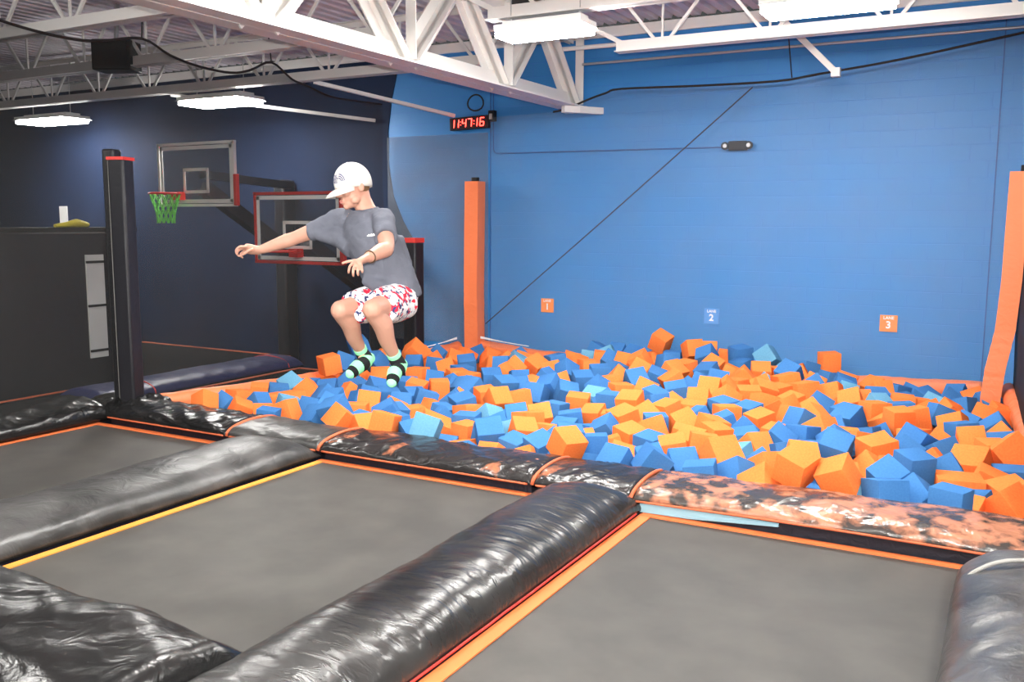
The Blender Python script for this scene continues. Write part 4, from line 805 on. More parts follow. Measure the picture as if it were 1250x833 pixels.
('b', -2.91, 8.069, 0.1, 0.0, -0.0, 0.5, 0.216, 'third blue foam cube counting up just before the LANE 2 sign'),
('b', -3.15, 8.737, 0.146, -1.71, -1.31, 2.56, 0.229, 'fourth blue foam cube counting up just before the LANE 2 sign'),
('b', -2.645, 8.524, 0.082, -0.2, -0.48, 0.81, 0.23, 'third blue foam cube counting up straight below the LANE 2 sign'),
('b', -2.002, 6.58, 0.092, -0.02, 1.42, 0.18, 0.231, 'lowest blue foam cube straight below the LANE 2 sign'),
('b', -4.36, 10.086, 0.17, 0.09, -0.01, 0.59, 0.228, 'eighth blue foam cube counting up just past the LANE 1 sign'),
('b', -5.126, 11.78, 0.187, 0.36, 0.2, 1.37, 0.222, 'topmost blue foam cube just past the LANE 1 sign'),
('b', -4.842, 11.78, 0.188, -1.04, 0.07, 0.1, 0.215, 'topmost blue foam cube midway from LANE 1 to LANE 2'),
('b', -4.588, 11.78, 0.169, 0.24, -0.44, 1.46, 0.225, 'seventh blue foam cube counting up midway from LANE 1 to LANE 2'),
('b', -3.953, 11.553, 0.194, -0.01, 0.04, 0.2, 0.229, 'topmost blue foam cube just before the LANE 2 sign'),
('b', -3.408, 11.295, 0.306, 0.98, 0.82, 1.1, 0.22, 'topmost blue foam cube straight below the LANE 2 sign'),
('b', -2.959, 11.289, 0.192, -0.03, -0.13, 1.26, 0.225, 'sixth blue foam cube counting up straight below the emergency light'),
('b', -3.817, 10.953, 0.214, -0.25, 0.31, 0.73, 0.229, 'ninth blue foam cube counting up just before the LANE 2 sign'),
('b', -3.757, 9.755, 0.188, 0.72, -0.17, 0.74, 0.232, 'fifth blue foam cube counting up midway from LANE 1 to LANE 2'),
('b', -3.659, 10.129, 0.173, 0.26, 0.35, 0.25, 0.217, 'eighth blue foam cube counting up just before the LANE 2 sign'),
('b', -3.146, 9.708, 0.152, -0.49, 0.68, 0.24, 0.218, 'seventh blue foam cube counting up just before the LANE 2 sign'),
('b', -3.05, 10.012, 0.17, 0.35, 0.21, 1.49, 0.23, 'fifth blue foam cube counting up straight below the LANE 2 sign'),
('b', -3.225, 10.737, 0.185, 1.28, 1.15, 1.03, 0.227, 'seventh blue foam cube counting up straight below the LANE 2 sign'),
('b', -2.982, 10.311, 0.18, 1.77, 0.42, 1.92, 0.229, 'sixth blue foam cube counting up straight below the LANE 2 sign'),
('b', -3.306, 9.113, 0.125, 0.31, -0.06, 1.3, 0.234, 'fifth blue foam cube counting up just before the LANE 2 sign'),
('b', -3.152, 9.391, 0.161, 0.21, -0.21, 0.38, 0.233, 'sixth blue foam cube counting up just before the LANE 2 sign'),
('b', -3.577, 8.571, 0.154, 0.0, 0.0, 1.51, 0.231, 'fourth blue foam cube counting up midway from LANE 1 to LANE 2'),
('b', -2.521, 8.96, 0.126, 0.09, -0.08, 1.1, 0.23, 'fourth blue foam cube counting up straight below the LANE 2 sign'),
('b', -2.264, 8.949, 0.109, 0.04, -0.18, 1.12, 0.222, 'fifth blue foam cube counting up straight below the emergency light'),
('b', -2.365, 8.443, 0.082, 0.0, -0.4, 0.56, 0.227, 'second blue foam cube counting up straight below the LANE 2 sign'),
('b', -2.118, 8.29, 0.079, -0.42, -0.83, 0.4, 0.218, 'fourth blue foam cube counting up straight below the emergency light'),
('b', -3.058, 11.587, 0.315, 0.09, -0.11, 0.87, 0.229, 'topmost blue foam cube straight below the emergency light'),
('b', -2.051, 8.027, 0.049, 0.12, -0.12, 0.44, 0.229, 'third blue foam cube counting up straight below the emergency light'),
('b', -1.537, 7.419, 0.133, -1.0, 1.24, -0.54, 0.229, 'lowest blue foam cube first half from LANE 2 to LANE 3'),
('b', -1.751, 7.962, 0.106, 0.34, 0.64, 0.13, 0.223, 'second blue foam cube counting up first half from LANE 2 to LANE 3'),
('b', -1.79, 6.791, 0.075, 1.0, 0.43, 1.08, 0.222, 'lowest blue foam cube straight below the emergency light'),
('b', -1.587, 8.192, 0.107, -0.07, 0.15, 1.15, 0.225, 'third blue foam cube counting up first half from LANE 2 to LANE 3'),
('b', -1.423, 8.864, 0.049, -0.58, -0.4, 0.19, 0.222, 'third blue foam cube counting up second half from LANE 2 to LANE 3'),
('b', -1.293, 8.149, 0.096, 0.85, -0.7, -0.14, 0.225, 'second blue foam cube counting up second half from LANE 2 to LANE 3'),
('b', -1.234, 7.75, 0.149, 0.23, -0.48, 1.42, 0.229, 'lowest blue foam cube second half from LANE 2 to LANE 3'),
('b', -1.687, 8.575, 0.164, -0.09, 0.53, 0.83, 0.222, 'fourth blue foam cube counting up first half from LANE 2 to LANE 3'),
('b', -1.361, 9.227, 0.103, 0.01, -0.51, 1.15, 0.231, 'second blue foam cube counting up just before the LANE 3 sign'),
('b', -1.731, 7.227, 0.036, 0.84, -0.5, 0.88, 0.233, 'second blue foam cube counting up straight below the emergency light'),
('b', -2.23, 11.59, 0.179, -0.15, 0.27, 0.8, 0.217, 'topmost blue foam cube second half from LANE 2 to LANE 3'),
('b', -2.269, 10.764, 0.252, 0.36, -0.66, 0.95, 0.229, 'topmost blue foam cube first half from LANE 2 to LANE 3'),
('b', -1.927, 11.452, 0.098, 0.01, 0.27, 0.78, 0.217, 'sixth blue foam cube counting up second half from LANE 2 to LANE 3'),
('b', -1.693, 10.965, 0.137, 0.11, 0.35, 0.25, 0.228, 'topmost blue foam cube just before the LANE 3 sign'),
('b', -1.949, 10.681, 0.133, 0.88, 0.42, 1.52, 0.231, 'fifth blue foam cube counting up second half from LANE 2 to LANE 3'),
('b', -1.295, 10.707, 0.052, 1.71, 1.18, 2.29, 0.233, 'sixth blue foam cube counting up straight below the LANE 3 sign'),
('b', -1.177, 11.545, 0.001, 0.04, 0.19, 0.87, 0.217, 'topmost blue foam cube straight below the LANE 3 sign'),
('b', -1.139, 8.852, 0.017, -0.23, 0.13, 1.35, 0.217, 'lowest blue foam cube just before the LANE 3 sign'),
('b', -1.074, 9.114, -0.022, -0.38, -0.43, 0.5, 0.218, 'fourth blue foam cube counting up straight below the LANE 3 sign'),
('b', -0.954, 9.889, 0.089, -0.07, -0.07, 0.32, 0.226, 'fifth blue foam cube counting up straight below the LANE 3 sign'),
('b', -1.766, 9.858, 0.073, -0.94, -0.46, 1.51, 0.223, 'fourth blue foam cube counting up second half from LANE 2 to LANE 3'),
('b', -0.866, 11.527, -0.029, -1.12, -0.1, 0.97, 0.218, 'topmost blue foam cube just past the LANE 3 sign'),
('b', -0.609, 11.323, -0.028, -1.12, 0.64, -0.05, 0.233, 'eighth blue foam cube counting up midway from LANE 3 to the leaning post'),
('b', -0.56, 11.78, -0.012, -0.23, 0.92, 1.05, 0.219, 'topmost blue foam cube midway from LANE 3 to the leaning post'),
('b', -0.225, 11.268, 0.015, 0.66, -0.19, 0.79, 0.23, 'topmost blue foam cube straight below the leaning orange post'),
('b', -0.437, 10.943, 0.006, -1.0, -1.2, 2.11, 0.216, 'seventh blue foam cube counting up midway from LANE 3 to the leaning post'),
('b', -0.604, 9.875, 0.094, -0.14, 0.4, 0.48, 0.215, 'fourth blue foam cube counting up just past the LANE 3 sign'),
('b', -0.096, 9.592, 0.078, -1.24, 0.87, 0.45, 0.22, 'third blue foam cube counting up straight below the leaning orange post'),
('b', -0.366, 9.282, 0.068, -0.13, -0.07, 0.61, 0.22, 'fifth blue foam cube counting up midway from LANE 3 to the leaning post'),
('b', -0.325, 9.935, 0.005, 0.24, 0.57, 1.03, 0.229, 'sixth blue foam cube counting up midway from LANE 3 to the leaning post'),
('b', -0.04, 9.005, 0.047, -0.46, -0.17, 0.07, 0.223, 'second blue foam cube counting up straight below the leaning orange post'),
('b', -0.747, 8.321, 0.041, 2.22, 0.66, 1.82, 0.215, 'third blue foam cube counting up straight below the LANE 3 sign'),
('b', -0.703, 8.644, 0.087, -1.21, 0.4, 1.13, 0.234, 'third blue foam cube counting up just past the LANE 3 sign'),
('b', -0.475, 8.464, 0.042, 1.11, -0.28, 0.8, 0.232, 'fourth blue foam cube counting up midway from LANE 3 to the leaning post'),
('b', 0.04, 8.103, -0.035, 0.01, -0.02, 0.19, 0.233, 'lowest blue foam cube straight below the leaning orange post'),
('b', -0.389, 7.64, 0.068, 0.92, 0.51, 1.37, 0.244, 'third blue foam cube counting up midway from LANE 3 to the leaning post'),
('b', -0.603, 7.377, 0.171, 0.17, -0.04, 0.76, 0.219, 'second blue foam cube counting up just past the LANE 3 sign'),
('b', -0.731, 6.935, 0.174, 0.75, 0.86, 1.6, 0.215, 'second blue foam cube counting up straight below the LANE 3 sign'),
('b', -0.707, 6.58, 0.146, -0.22, 0.04, 0.68, 0.224, 'lowest blue foam cube straight below the LANE 3 sign'),
('b', -0.175, 7.04, 0.002, -0.21, -0.23, 1.2, 0.217, 'lowest blue foam cube midway from LANE 3 to the leaning post'),
('b', -0.301, 6.58, 0.153, 0.04, 0.03, 1.29, 0.218, 'second blue foam cube counting up midway from LANE 3 to the leaning post'),
('b', -0.529, 6.779, 0.095, -0.9, 0.55, 1.1, 0.231, 'lowest blue foam cube just past the LANE 3 sign'),
('l', -7.27, 7.889, 0.107, -1.02, -0.43, 1.26, 0.224, 'topmost pale teal-blue foam cube between that tip and the jumper'),
('l', -6.646, 7.153, 0.058, 0.07, 0.32, 0.99, 0.218, 'lowest pale teal-blue foam cube between that tip and the jumper'),
('l', -5.759, 10.56, 0.144, 0.17, 0.52, 0.67, 0.228, 'only pale teal-blue foam cube between the corner post and LANE 1'),
('l', -4.513, 7.715, 0.045, 0.88, 0.34, 1.2, 0.225, 'only pale teal-blue foam cube straight below the orange corner post'),
('l', -4.998, 11.214, 0.17, -0.21, 0.12, 0.28, 0.22, 'topmost pale teal-blue foam cube just past the LANE 1 sign'),
('l', -4.499, 6.58, 0.175, -0.42, 0.27, 0.31, 0.227, 'only pale teal-blue foam cube on the jumper side of the orange corner post'),
('l', -1.966, 7.445, 0.044, -0.22, -0.12, 1.5, 0.225, 'only pale teal-blue foam cube straight below the emergency light'),
('l', -1.616, 10.692, 0.079, -0.74, 0.3, 0.42, 0.218, 'only pale teal-blue foam cube just before the LANE 3 sign'),
('l', -1.194, 10.091, 0.096, 0.49, 0.1, 0.8, 0.217, 'only pale teal-blue foam cube straight below the LANE 3 sign'),
('l', -0.736, 11.022, -0.015, 2.84, 0.84, -2.46, 0.216, 'only pale teal-blue foam cube just past the LANE 3 sign'),
('l', -2.733, 11.64, 0.304, -0.69, 0.27, 1.45, 0.234, 'only pale teal-blue foam cube first half from LANE 2 to LANE 3'),
('l', -3.963, 9.022, 0.078, -1.24, 0.09, 0.08, 0.233, 'lowest pale teal-blue foam cube just past the LANE 1 sign')]
FILL = [
('o', -6.59, 7.394, -0.043, 0.63, 0.1, 0.84, 0.224),
('o', -7.266, 8.743, -0.029, 0.42, -0.7, 0.75, 0.22),
('o', -7.27, 8.455, 0.048, 0.12, 0.07, 1.26, 0.219),
('o', -7.173, 9.513, 0.186, -0.73, 0.42, 1.33, 0.223),
('o', -7.052, 8.946, 0.043, 0.05, 0.74, 1.1, 0.224),
('o', -7.27, 10.265, 0.07, -0.21, -0.88, 0.12, 0.23),
('o', -7.27, 10.56, 0.097, -1.14, 0.79, 0.12, 0.227),
('o', -6.8, 7.826, -0.088, -0.62, -0.06, 1.03, 0.233),
('o', -5.596, 7.61, 0.049, -0.04, 0.48, 0.72, 0.224),
('o', -5.337, 8.48, 0.018, -0.54, 0.59, 0.42, 0.214),
('o', -6.142, 10.936, 0.089, -0.19, -0.63, 0.81, 0.224),
('o', -6.022, 10.438, 0.099, -0.19, 0.21, 0.57, 0.231),
('o', -5.817, 10.834, 0.105, 0.31, 0.29, 0.54, 0.227),
('o', -4.765, 8.021, -0.05, -0.05, 0.23, 1.0, 0.227),
('o', -3.4, 8.24, 0.05, -0.0, -0.11, 0.29, 0.222),
('o', -4.868, 9.326, 0.077, 0.21, -0.1, 1.44, 0.234),
('o', -4.267, 6.789, -0.051, -0.12, -0.17, 0.09, 0.218),
('o', -3.342, 6.862, -0.172, -2.35, -0.89, -3.02, 0.227),
('o', -3.373, 7.437, -0.006, 0.77, 0.03, 0.99, 0.217),
('o', -2.243, 6.652, -0.061, 0.11, 0.46, 1.48, 0.225),
('o', -3.078, 9.016, 0.083, 0.44, -0.21, 1.23, 0.222),
('o', -4.276, 11.78, 0.148, -0.19, -0.16, 0.97, 0.224),
('o', -3.534, 11.78, 0.298, 1.56, 0.65, 1.84, 0.221),
('o', -2.952, 11.78, 0.074, -0.1, -0.13, 0.6, 0.215),
('o', -2.874, 9.276, 0.04, 0.37, -0.44, 0.35, 0.221),
('o', -2.47, 10.289, 0.165, -0.68, 1.02, -0.32, 0.217),
('o', -0.995, 6.58, -0.079, -0.08, 0.34, 0.29, 0.218),
('o', -1.775, 6.66, -0.198, 0.32, -0.84, 1.03, 0.233),
('o', -1.185, 7.473, 0.014, -0.07, 0.27, 1.03, 0.22),
('o', -1.093, 7.183, 0.058, 0.06, 0.06, 0.22, 0.233),
('o', -2.427, 11.018, 0.174, -0.02, 0.02, 0.56, 0.234),
('o', -2.275, 11.302, 0.167, -0.24, 1.04, -0.09, 0.225),
('o', -2.018, 10.954, 0.124, -0.69, -1.02, 0.8, 0.225),
('o', -1.714, 11.238, 0.113, 2.49, 1.25, 2.48, 0.226),
('o', -1.649, 10.13, 0.027, -0.49, -0.18, 1.45, 0.23),
('o', -1.288, 8.614, 0.04, -0.07, 0.05, 0.22, 0.221),
('o', -1.002, 8.602, 0.011, -0.01, -0.34, 0.36, 0.218),
('o', -0.839, 10.725, 0.004, -0.04, 0.16, 0.5, 0.218),
('o', -0.753, 9.081, -0.0, -0.13, 0.07, 1.1, 0.224),
('o', -0.877, 7.431, -0.078, 0.56, -0.43, 1.12, 0.23),
('o', -0.717, 7.631, 0.066, -0.16, 0.13, 0.96, 0.232),
('o', -0.721, 7.173, -0.008, -0.36, -0.49, 1.1, 0.233),
('o', -0.755, 6.769, -0.064, -0.43, -0.67, 0.86, 0.215),
('b', -7.27, 8.179, 0.043, -0.06, 0.05, 0.31, 0.226),
('b', -7.27, 9.83, 0.17, -0.07, -0.14, 0.98, 0.233),
('b', -6.995, 9.378, 0.022, -0.95, -0.12, 0.39, 0.225),
('b', -6.074, 7.146, 0.092, 0.75, 0.43, 0.37, 0.23),
('b', -5.53, 6.997, 0.026, 0.02, 0.19, 0.21, 0.218),
('b', -6.279, 11.594, 0.016, 0.68, -0.4, 1.13, 0.232),
('b', -3.719, 8.847, 0.08, 0.48, 0.83, 1.11, 0.225),
('b', -4.295, 7.462, 0.058, -2.51, -1.13, -3.07, 0.221),
('b', -4.182, 7.096, 0.028, 0.1, 0.15, 0.87, 0.226),
('b', -4.62, 8.25, -0.096, 1.66, -0.83, -0.17, 0.216),
('b', -4.075, 6.581, -0.03, -0.47, -0.86, 1.45, 0.217),
('b', -3.233, 6.6, -0.017, 0.26, 0.54, 0.58, 0.216),
('b', -3.508, 7.179, 0.01, -0.85, 0.53, 1.22, 0.232),
('b', -3.458, 7.908, -0.04, -0.12, 0.05, 0.92, 0.232),
('b', -3.767, 11.779, 0.17, -0.07, 0.02, 0.2, 0.218),
('b', -1.448, 7.925, 0.04, -0.14, 0.06, 1.05, 0.223),
('b', -1.278, 6.976, 0.058, 0.21, -0.01, 0.57, 0.215),
('b', -1.241, 6.724, -0.045, 0.19, -0.04, 0.78, 0.231),
('b', -1.561, 7.66, 0.044, 0.89, -1.0, 0.71, 0.222),
('b', -2.054, 11.78, 0.037, -0.14, -0.1, 0.74, 0.234),
('b', -1.639, 9.256, -0.014, -0.55, 0.32, 1.41, 0.216),
('b', -1.438, 9.591, 0.05, 0.04, -0.14, 1.04, 0.234),
('b', -1.014, 11.78, -0.046, 0.25, 0.35, 1.08, 0.229),
('b', -1.03, 10.539, 0.065, -0.04, -0.15, 0.41, 0.224),
('b', 0.039, 7.571, -0.051, -0.69, 0.14, 0.13, 0.219),
('b', -0.469, 7.035, -0.075, 0.2, -0.17, 1.19, 0.249),
('l', -4.068, 7.339, 0.053, -0.23, -0.13, 0.71, 0.22),
('l', -4.865, 11.498, 0.199, -0.15, -0.4, 0.33, 0.225),
('l', -0.998, 6.898, -0.006, -1.74, -0.62, 1.03, 0.222),
('l', -2.502, 11.677, 0.11, -1.25, -0.25, 1.35, 0.23),
('l', -2.466, 10.576, 0.123, 0.04, -0.9, 0.45, 0.232),
('b', -4.367, 11.502, -0.208, -0.43, -0.08, -0.03, 0.194),
('o', -4.672, 9.201, -0.24, -0.06, 0.13, -0.18, 0.194),
('b', -0.372, 7.312, -0.27, 0.02, -0.06, -0.08, 0.194),
('b', -6.493, 8.398, -0.301, 0.1, -0.05, 0.11, 0.194),
('o', -6.941, 11.472, -0.347, -0.01, -0.0, -0.01, 0.194),
('o', -2.014, 7.918, -0.275, -0.75, -0.43, 0.71, 0.194),
('o', -1.41, 6.881, -0.283, 0.47, 0.0, -0.84, 0.194),
('o', -1.883, 10.947, -0.237, 0.06, -0.38, -0.19, 0.194),
('o', -1.641, 6.997, -0.295, -0.04, 0.01, -0.1, 0.194),
('b', -5.999, 8.155, -0.313, -0.25, -0.1, -0.11, 0.194),
('o', -1.391, 11.399, -0.288, 0.08, -0.05, 0.33, 0.194),
('b', -5.882, 6.582, -0.338, -0.41, -0.5, -0.09, 0.194),
('b', -6.733, 8.68, -0.288, 0.32, 0.04, 0.35, 0.194),
('o', -2.03, 9.352, -0.25, -0.18, 0.23, 0.27, 0.194),
('o', -4.884, 8.543, -0.286, -0.28, -0.26, -0.18, 0.194),
('b', -5.275, 9.412, -0.242, 0.73, 0.5, -0.05, 0.194),
('b', -5.086, 9.983, -0.18, 0.37, -0.26, 0.08, 0.194),
('b', -5.294, 9.08, -0.255, 0.37, -0.03, -0.11, 0.194),
('b', -3.916, 11.565, -0.129, -0.33, 0.17, -0.06, 0.194),
('o', -7.263, 10.89, -0.311, -0.0, -0.0, 0.0, 0.194),
('b', -5.579, 11.255, -0.182, 0.65, 0.43, 0.15, 0.194),
('o', -3.436, 7.487, -0.304, 0.39, -0.21, -0.14, 0.194),
('o', -5.157, 8.551, -0.275, -0.67, -0.34, 0.41, 0.194),
('b', -3.456, 8.963, -0.225, 0.68, 0.23, -0.04, 0.194),
('o', -6.103, 10.197, -0.261, -0.65, -0.08, -0.07, 0.194),
('b', -1.789, 10.594, -0.236, -0.18, 0.08, -0.19, 0.194),
('o', -3.932, 7.518, -0.306, -0.19, -0.13, 0.11, 0.194),
('o', -1.983, 10.4, -0.149, -0.32, -0.27, 0.15, 0.194),
('o', -3.473, 9.228, -0.218, 0.04, 0.01, -0.01, 0.194),
('o', -0.116, 8.107, -0.293, -0.08, 0.02, -0.17, 0.194),
('b', -4.183, 8.567, -0.275, -0.01, -0.0, 0.01, 0.194),
('o', -5.506, 9.23, -0.213, 0.11, -0.25, -0.04, 0.194),
('o', -5.133, 11.745, -0.241, -0.63, -0.47, -0.21, 0.194),
('b', -5.851, 10.21, -0.255, -0.08, -0.14, -0.19, 0.194),
('o', -6.581, 9.617, -0.342, -0.17, 0.19, -0.43, 0.194),
('o', -3.922, 8.63, -0.262, 0.0, -0.11, 0.03, 0.194),
('o', -5.706, 9.408, -0.337, -0.81, 0.18, 0.44, 0.194),
('o', -1.025, 8.847, -0.278, -0.17, 0.1, -0.05, 0.194),
('b', -2.431, 9.636, -0.242, 0.29, 0.55, 0.74, 0.194),
('b', -6.495, 8.629, -0.268, -0.01, 0.02, -0.03, 0.194),
('o', -4.025, 6.875, -0.245, 0.33, -0.38, -0.02, 0.194),
('o', -6.71, 11.222, -0.333, 0.46, -0.33, 0.57, 0.194),
('b', -0.466, 9.795, -0.29, -0.34, -0.46, 0.75, 0.194),
('o', -2.395, 7.795, -0.278, 0.02, 0.03, -0.02, 0.194),
('o', -4.76, 11.711, -0.231, 0.78, 0.11, -0.19, 0.194),
('o', -6.483, 11.319, -0.276, 0.26, -0.07, -0.15, 0.194),
('o', -4.454, 7.821, -0.301, 0.18, 0.0, 0.67, 0.194),
('b', -3.662, 8.113, -0.255, 0.21, -0.09, -0.2, 0.194),
('b', -1.357, 7.175, -0.321, 0.11, -0.7, -0.73, 0.194),
('b', -6.553, 8.86, -0.269, -0.03, -0.18, 0.23, 0.194),
('o', -1.173, 11.245, -0.3, 0.39, -0.46, 0.46, 0.194),
('o', -1.62, 9.012, -0.212, 0.49, 0.12, -0.16, 0.194),
('o', -6.441, 11.754, -0.313, -0.8, 0.21, -0.07, 0.194),
('o', -4.031, 10.202, -0.128, -0.26, 0.11, -0.88, 0.194),
('o', -5.25, 10.623, -0.172, 0.08, -0.22, 0.01, 0.194),
('o', -4.827, 7.131, -0.323, 0.51, 0.01, 0.56, 0.194),
('b', -3.82, 9.672, -0.179, 0.58, 0.21, 0.38, 0.194),
('o', -6.602, 11.546, -0.428, -0.19, 0.9, -0.18, 0.194),
('b', -6.549, 9.373, -0.272, -0.08, 0.56, 0.03, 0.194),
('b', -3.205, 11.258, -0.136, -0.32, 0.31, 0.1, 0.194),
('b', -1.795, 8.146, -0.247, 0.37, -0.11, -0.79, 0.194),
('o', -5.167, 10.875, -0.204, 0.86, -0.19, -0.16, 0.194),
('o', -5.49, 10.477, -0.193, -0.35, 0.18, -0.86, 0.194),
('o', -6.343, 7.475, -0.281, 0.67, 0.34, 0.26, 0.194),
('b', -1.839, 7.349, -0.29, 0.08, 0.36, 0.01, 0.194),
('o', -5.589, 7.452, -0.383, 0.85, -0.49, -0.44, 0.194),
('o', -0.784, 9.864, -0.246, -0.63, -0.56, 0.74, 0.194),
('o', -2.876, 9.219, -0.242, -0.12, -0.03, -0.13, 0.194),
('o', -5.415, 11.476, -0.276, -0.35, 0.14, 0.04, 0.194),
('o', -5.646, 11.074, -0.292, 0.49, 0.5, -0.12, 0.194),
('b', -3.132, 9.296, -0.188, -0.61, -0.35, 0.49, 0.194),
('b', -2.656, 10.685, -0.201, -0.05, -0.23, 0.5, 0.194),
('o', -1.294, 9.864, -0.23, 0.1, 0.08, -0.03, 0.194),
('o', -6.329, 6.664, -0.27, 0.07, -0.32, -0.24, 0.194),
('o', -0.021, 9.48, -0.3, -0.0, 0.0, -0.0, 0.194),
('o', -1.529, 10.025, -0.269, 0.74, 0.46, 0.31, 0.194),
('b', -5.687, 8.797, -0.298, 0.46, -0.19, -0.11, 0.194),
('o', -2.501, 10.363, -0.19, -0.31, -0.32, 0.14, 0.194),
('b', -6.42, 7.146, -0.298, 0.49, 0.07, -0.16, 0.194),
('b', -3.021, 11.444, -0.21, -0.06, 0.73, 0.36, 0.194),
('b', -2.476, 8.053, -0.257, 0.79, -0.31, -0.24, 0.194),
('b', -2.175, 7.275, -0.266, -0.35, -0.07, -0.52, 0.194),
('b', -3.559, 6.877, -0.377, 0.35, -0.33, 0.27, 0.194),
('o', -3.4, 10.385, -0.153, -0.02, -0.01, 0.02, 0.194),
('b', -6.607, 7.529, -0.296, 0.36, -0.05, -0.37, 0.194),
('b', -2.638, 8.527, -0.278, 0.27, 0.65, 0.07, 0.194),
('b', -4.954, 9.492, -0.212, -0.17, 0.18, -0.25, 0.194),
('b', -1.135, 8.59, -0.253, 0.49, 0.52, 0.37, 0.194),
('b', -6.268, 7.819, -0.255, -0.1, 0.85, 0.47, 0.194),
('o', -1.833, 9.102, -0.251, -0.81, -0.05, -0.4, 0.194),
('b', -4.611, 11.485, -0.227, -0.38, 0.23, 0.5, 0.194),
('o', -2.129, 10.932, -0.193, 0.1, -0.12, 0.04, 0.194),
('o', -1.645, 7.933, -0.305, 0.04, 0.03, 0.09, 0.194),
('o', -4.849, 10.624, -0.247, -0.82, -0.27, -0.21, 0.194),
('b', 0.017, 10.973, -0.357, -0.26, -0.57, -0.62, 0.194),
('b', -0.846, 8.616, -0.301, -0.22, 0.1, 0.48, 0.194),
('o', -2.167, 9.083, -0.246, 0.75, -0.65, -0.2, 0.194),
('o', -7.205, 10.318, -0.261, -0.45, 0.29, -0.54, 0.194),
('o', -0.879, 9.508, -0.249, -0.27, -0.08, -0.05, 0.194),
('o', -0.079, 7.143, -0.296, -0.2, 0.09, 0.31, 0.194),
('o', -5.839, 10.927, -0.245, 0.9, 0.16, 0.48, 0.194),
('b', -7.094, 10.032, -0.263, -0.47, 0.43, -0.57, 0.194),
('o', -2.785, 8.009, -0.328, -0.42, 0.56, -0.56, 0.194),
('b', -6.553, 9.115, -0.314, -0.4, -0.11, 0.57, 0.194),
('b', -4.829, 11.027, -0.221, 0.18, 0.6, -0.34, 0.194),
('o', -5.089, 8.809, -0.249, -0.1, -0.17, -0.09, 0.194),
('b', -3.598, 8.363, -0.282, -0.13, 0.16, -0.81, 0.194),
('o', -5.28, 6.99, -0.303, -0.11, 0.4, -0.02, 0.194),
('o', -6.278, 10.487, -0.268, 0.47, 0.18, 0.71, 0.194),
('o', -3.385, 8.171, -0.258, -0.39, 0.6, 0.02, 0.194),
('b', -4.766, 10.21, -0.116, -0.67, 0.68, -0.4, 0.194),
('o', -0.697, 6.824, -0.337, 0.05, -0.1, -0.75, 0.194),
('b', -5.585, 7.947, -0.256, -0.84, -0.46, -0.1, 0.194),
('o', -4.535, 10.331, -0.216, 0.02, 0.45, 0.78, 0.194),
('o', -2.257, 10.491, -0.204, 0.03, 0.62, 0.48, 0.194),
('b', -0.436, 11.74, -0.418, -0.01, -0.2, -0.19, 0.194),
('b', -7.105, 10.578, -0.29, -0.44, -0.69, 0.67, 0.194),
('o', -0.258, 11.074, -0.352, 0.05, 0.72, 0.49, 0.194),
('b', -4.386, 8.093, -0.292, -0.14, -0.26, 0.35, 0.194),
('o', -3.173, 7.758, -0.313, 0.01, -0.28, 0.73, 0.194),
('o', -6.025, 8.907, -0.238, -0.59, 0.66, -0.48, 0.194),
('o', -1.58, 7.253, -0.233, 0.2, 0.23, -0.61, 0.194),
('b', -1.429, 10.75, -0.27, -0.19, 0.22, -0.3, 0.194),
('o', -0.546, 11.186, -0.366, -0.5, -0.76, 0.34, 0.194),
('o', -6.012, 10.441, -0.236, 0.01, 0.03, -0.0, 0.194),
('o', -1.56, 8.322, -0.259, 0.58, -0.01, -0.33, 0.194),
('b', -0.823, 11.418, -0.374, 0.34, 0.11, 0.06, 0.194),
('o', -3.651, 7.69, -0.319, 0.42, 0.16, 0.48, 0.194),
('o', -1.069, 11.518, -0.349, 0.43, 0.61, -0.23, 0.194),
('o', -2.939, 11.21, -0.185, -0.11, -0.18, -0.15, 0.194),
('b', -2.065, 10.723, -0.201, -0.02, -0.02, 0.11, 0.194),
('b', -2.052, 11.47, -0.203, 0.63, -0.04, -0.0, 0.194),
('o', -2.362, 10.154, -0.174, 0.02, 0.1, 0.19, 0.194),
('b', -6.683, 7.876, -0.331, -0.23, -0.7, 0.59, 0.194),
('o', -3.943, 7.296, -0.256, 0.1, -0.39, 0.11, 0.194),
('b', -2.674, 8.233, -0.294, 0.02, 0.37, -0.42, 0.194),
('o', -5.955, 9.761, -0.291, 0.62, 0.4, -0.24, 0.194),
('b', -4.194, 10.786, -0.126, -0.04, 0.02, -0.1, 0.194),
('o', -5.304, 9.926, -0.228, -0.03, 0.03, 0.03, 0.194),
('b', -2.358, 8.317, -0.275, -0.04, -0.95, 0.11, 0.194),
('b', -3.546, 11.44, -0.183, 0.01, 0.37, 0.37, 0.194),
('o', -3.824, 11.131, -0.192, 0.07, 0.47, 0.07, 0.194),
('o', -2.771, 9.912, -0.212, 0.36, 0.22, 0.3, 0.194),
('o', -5.604, 6.617, -0.317, -0.11, 0.43, 0.13, 0.194),
('o', -7.001, 7.951, -0.272, -0.04, -0.27, -0.18, 0.194),
('b', -0.731, 8.255, -0.312, 0.29, 0.27, 0.14, 0.194),
('o', -5.305, 6.685, -0.28, 0.12, -0.07, -0.81, 0.194),
('b', -5.364, 7.649, -0.318, -0.01, 0.29, 0.19, 0.194),
('o', -2.975, 7.238, -0.298, 0.27, 0.09, -0.1, 0.194),
('b', -2.152, 6.92, -0.314, 0.27, 0.1, 0.61, 0.194),
('o', -5.754, 10.455, -0.274, -0.02, -0.27, 0.61, 0.194),
('b', -4.075, 8.03, -0.258, 0.45, -0.83, 0.16, 0.194),
('b', -2.399, 11.228, -0.186, 0.18, -0.56, 0.12, 0.194),
('b', -6.864, 10.656, -0.268, 0.81, 0.11, 0.24, 0.194),
('o', -4.175, 8.295, -0.278, -0.42, -0.34, -0.75, 0.194),
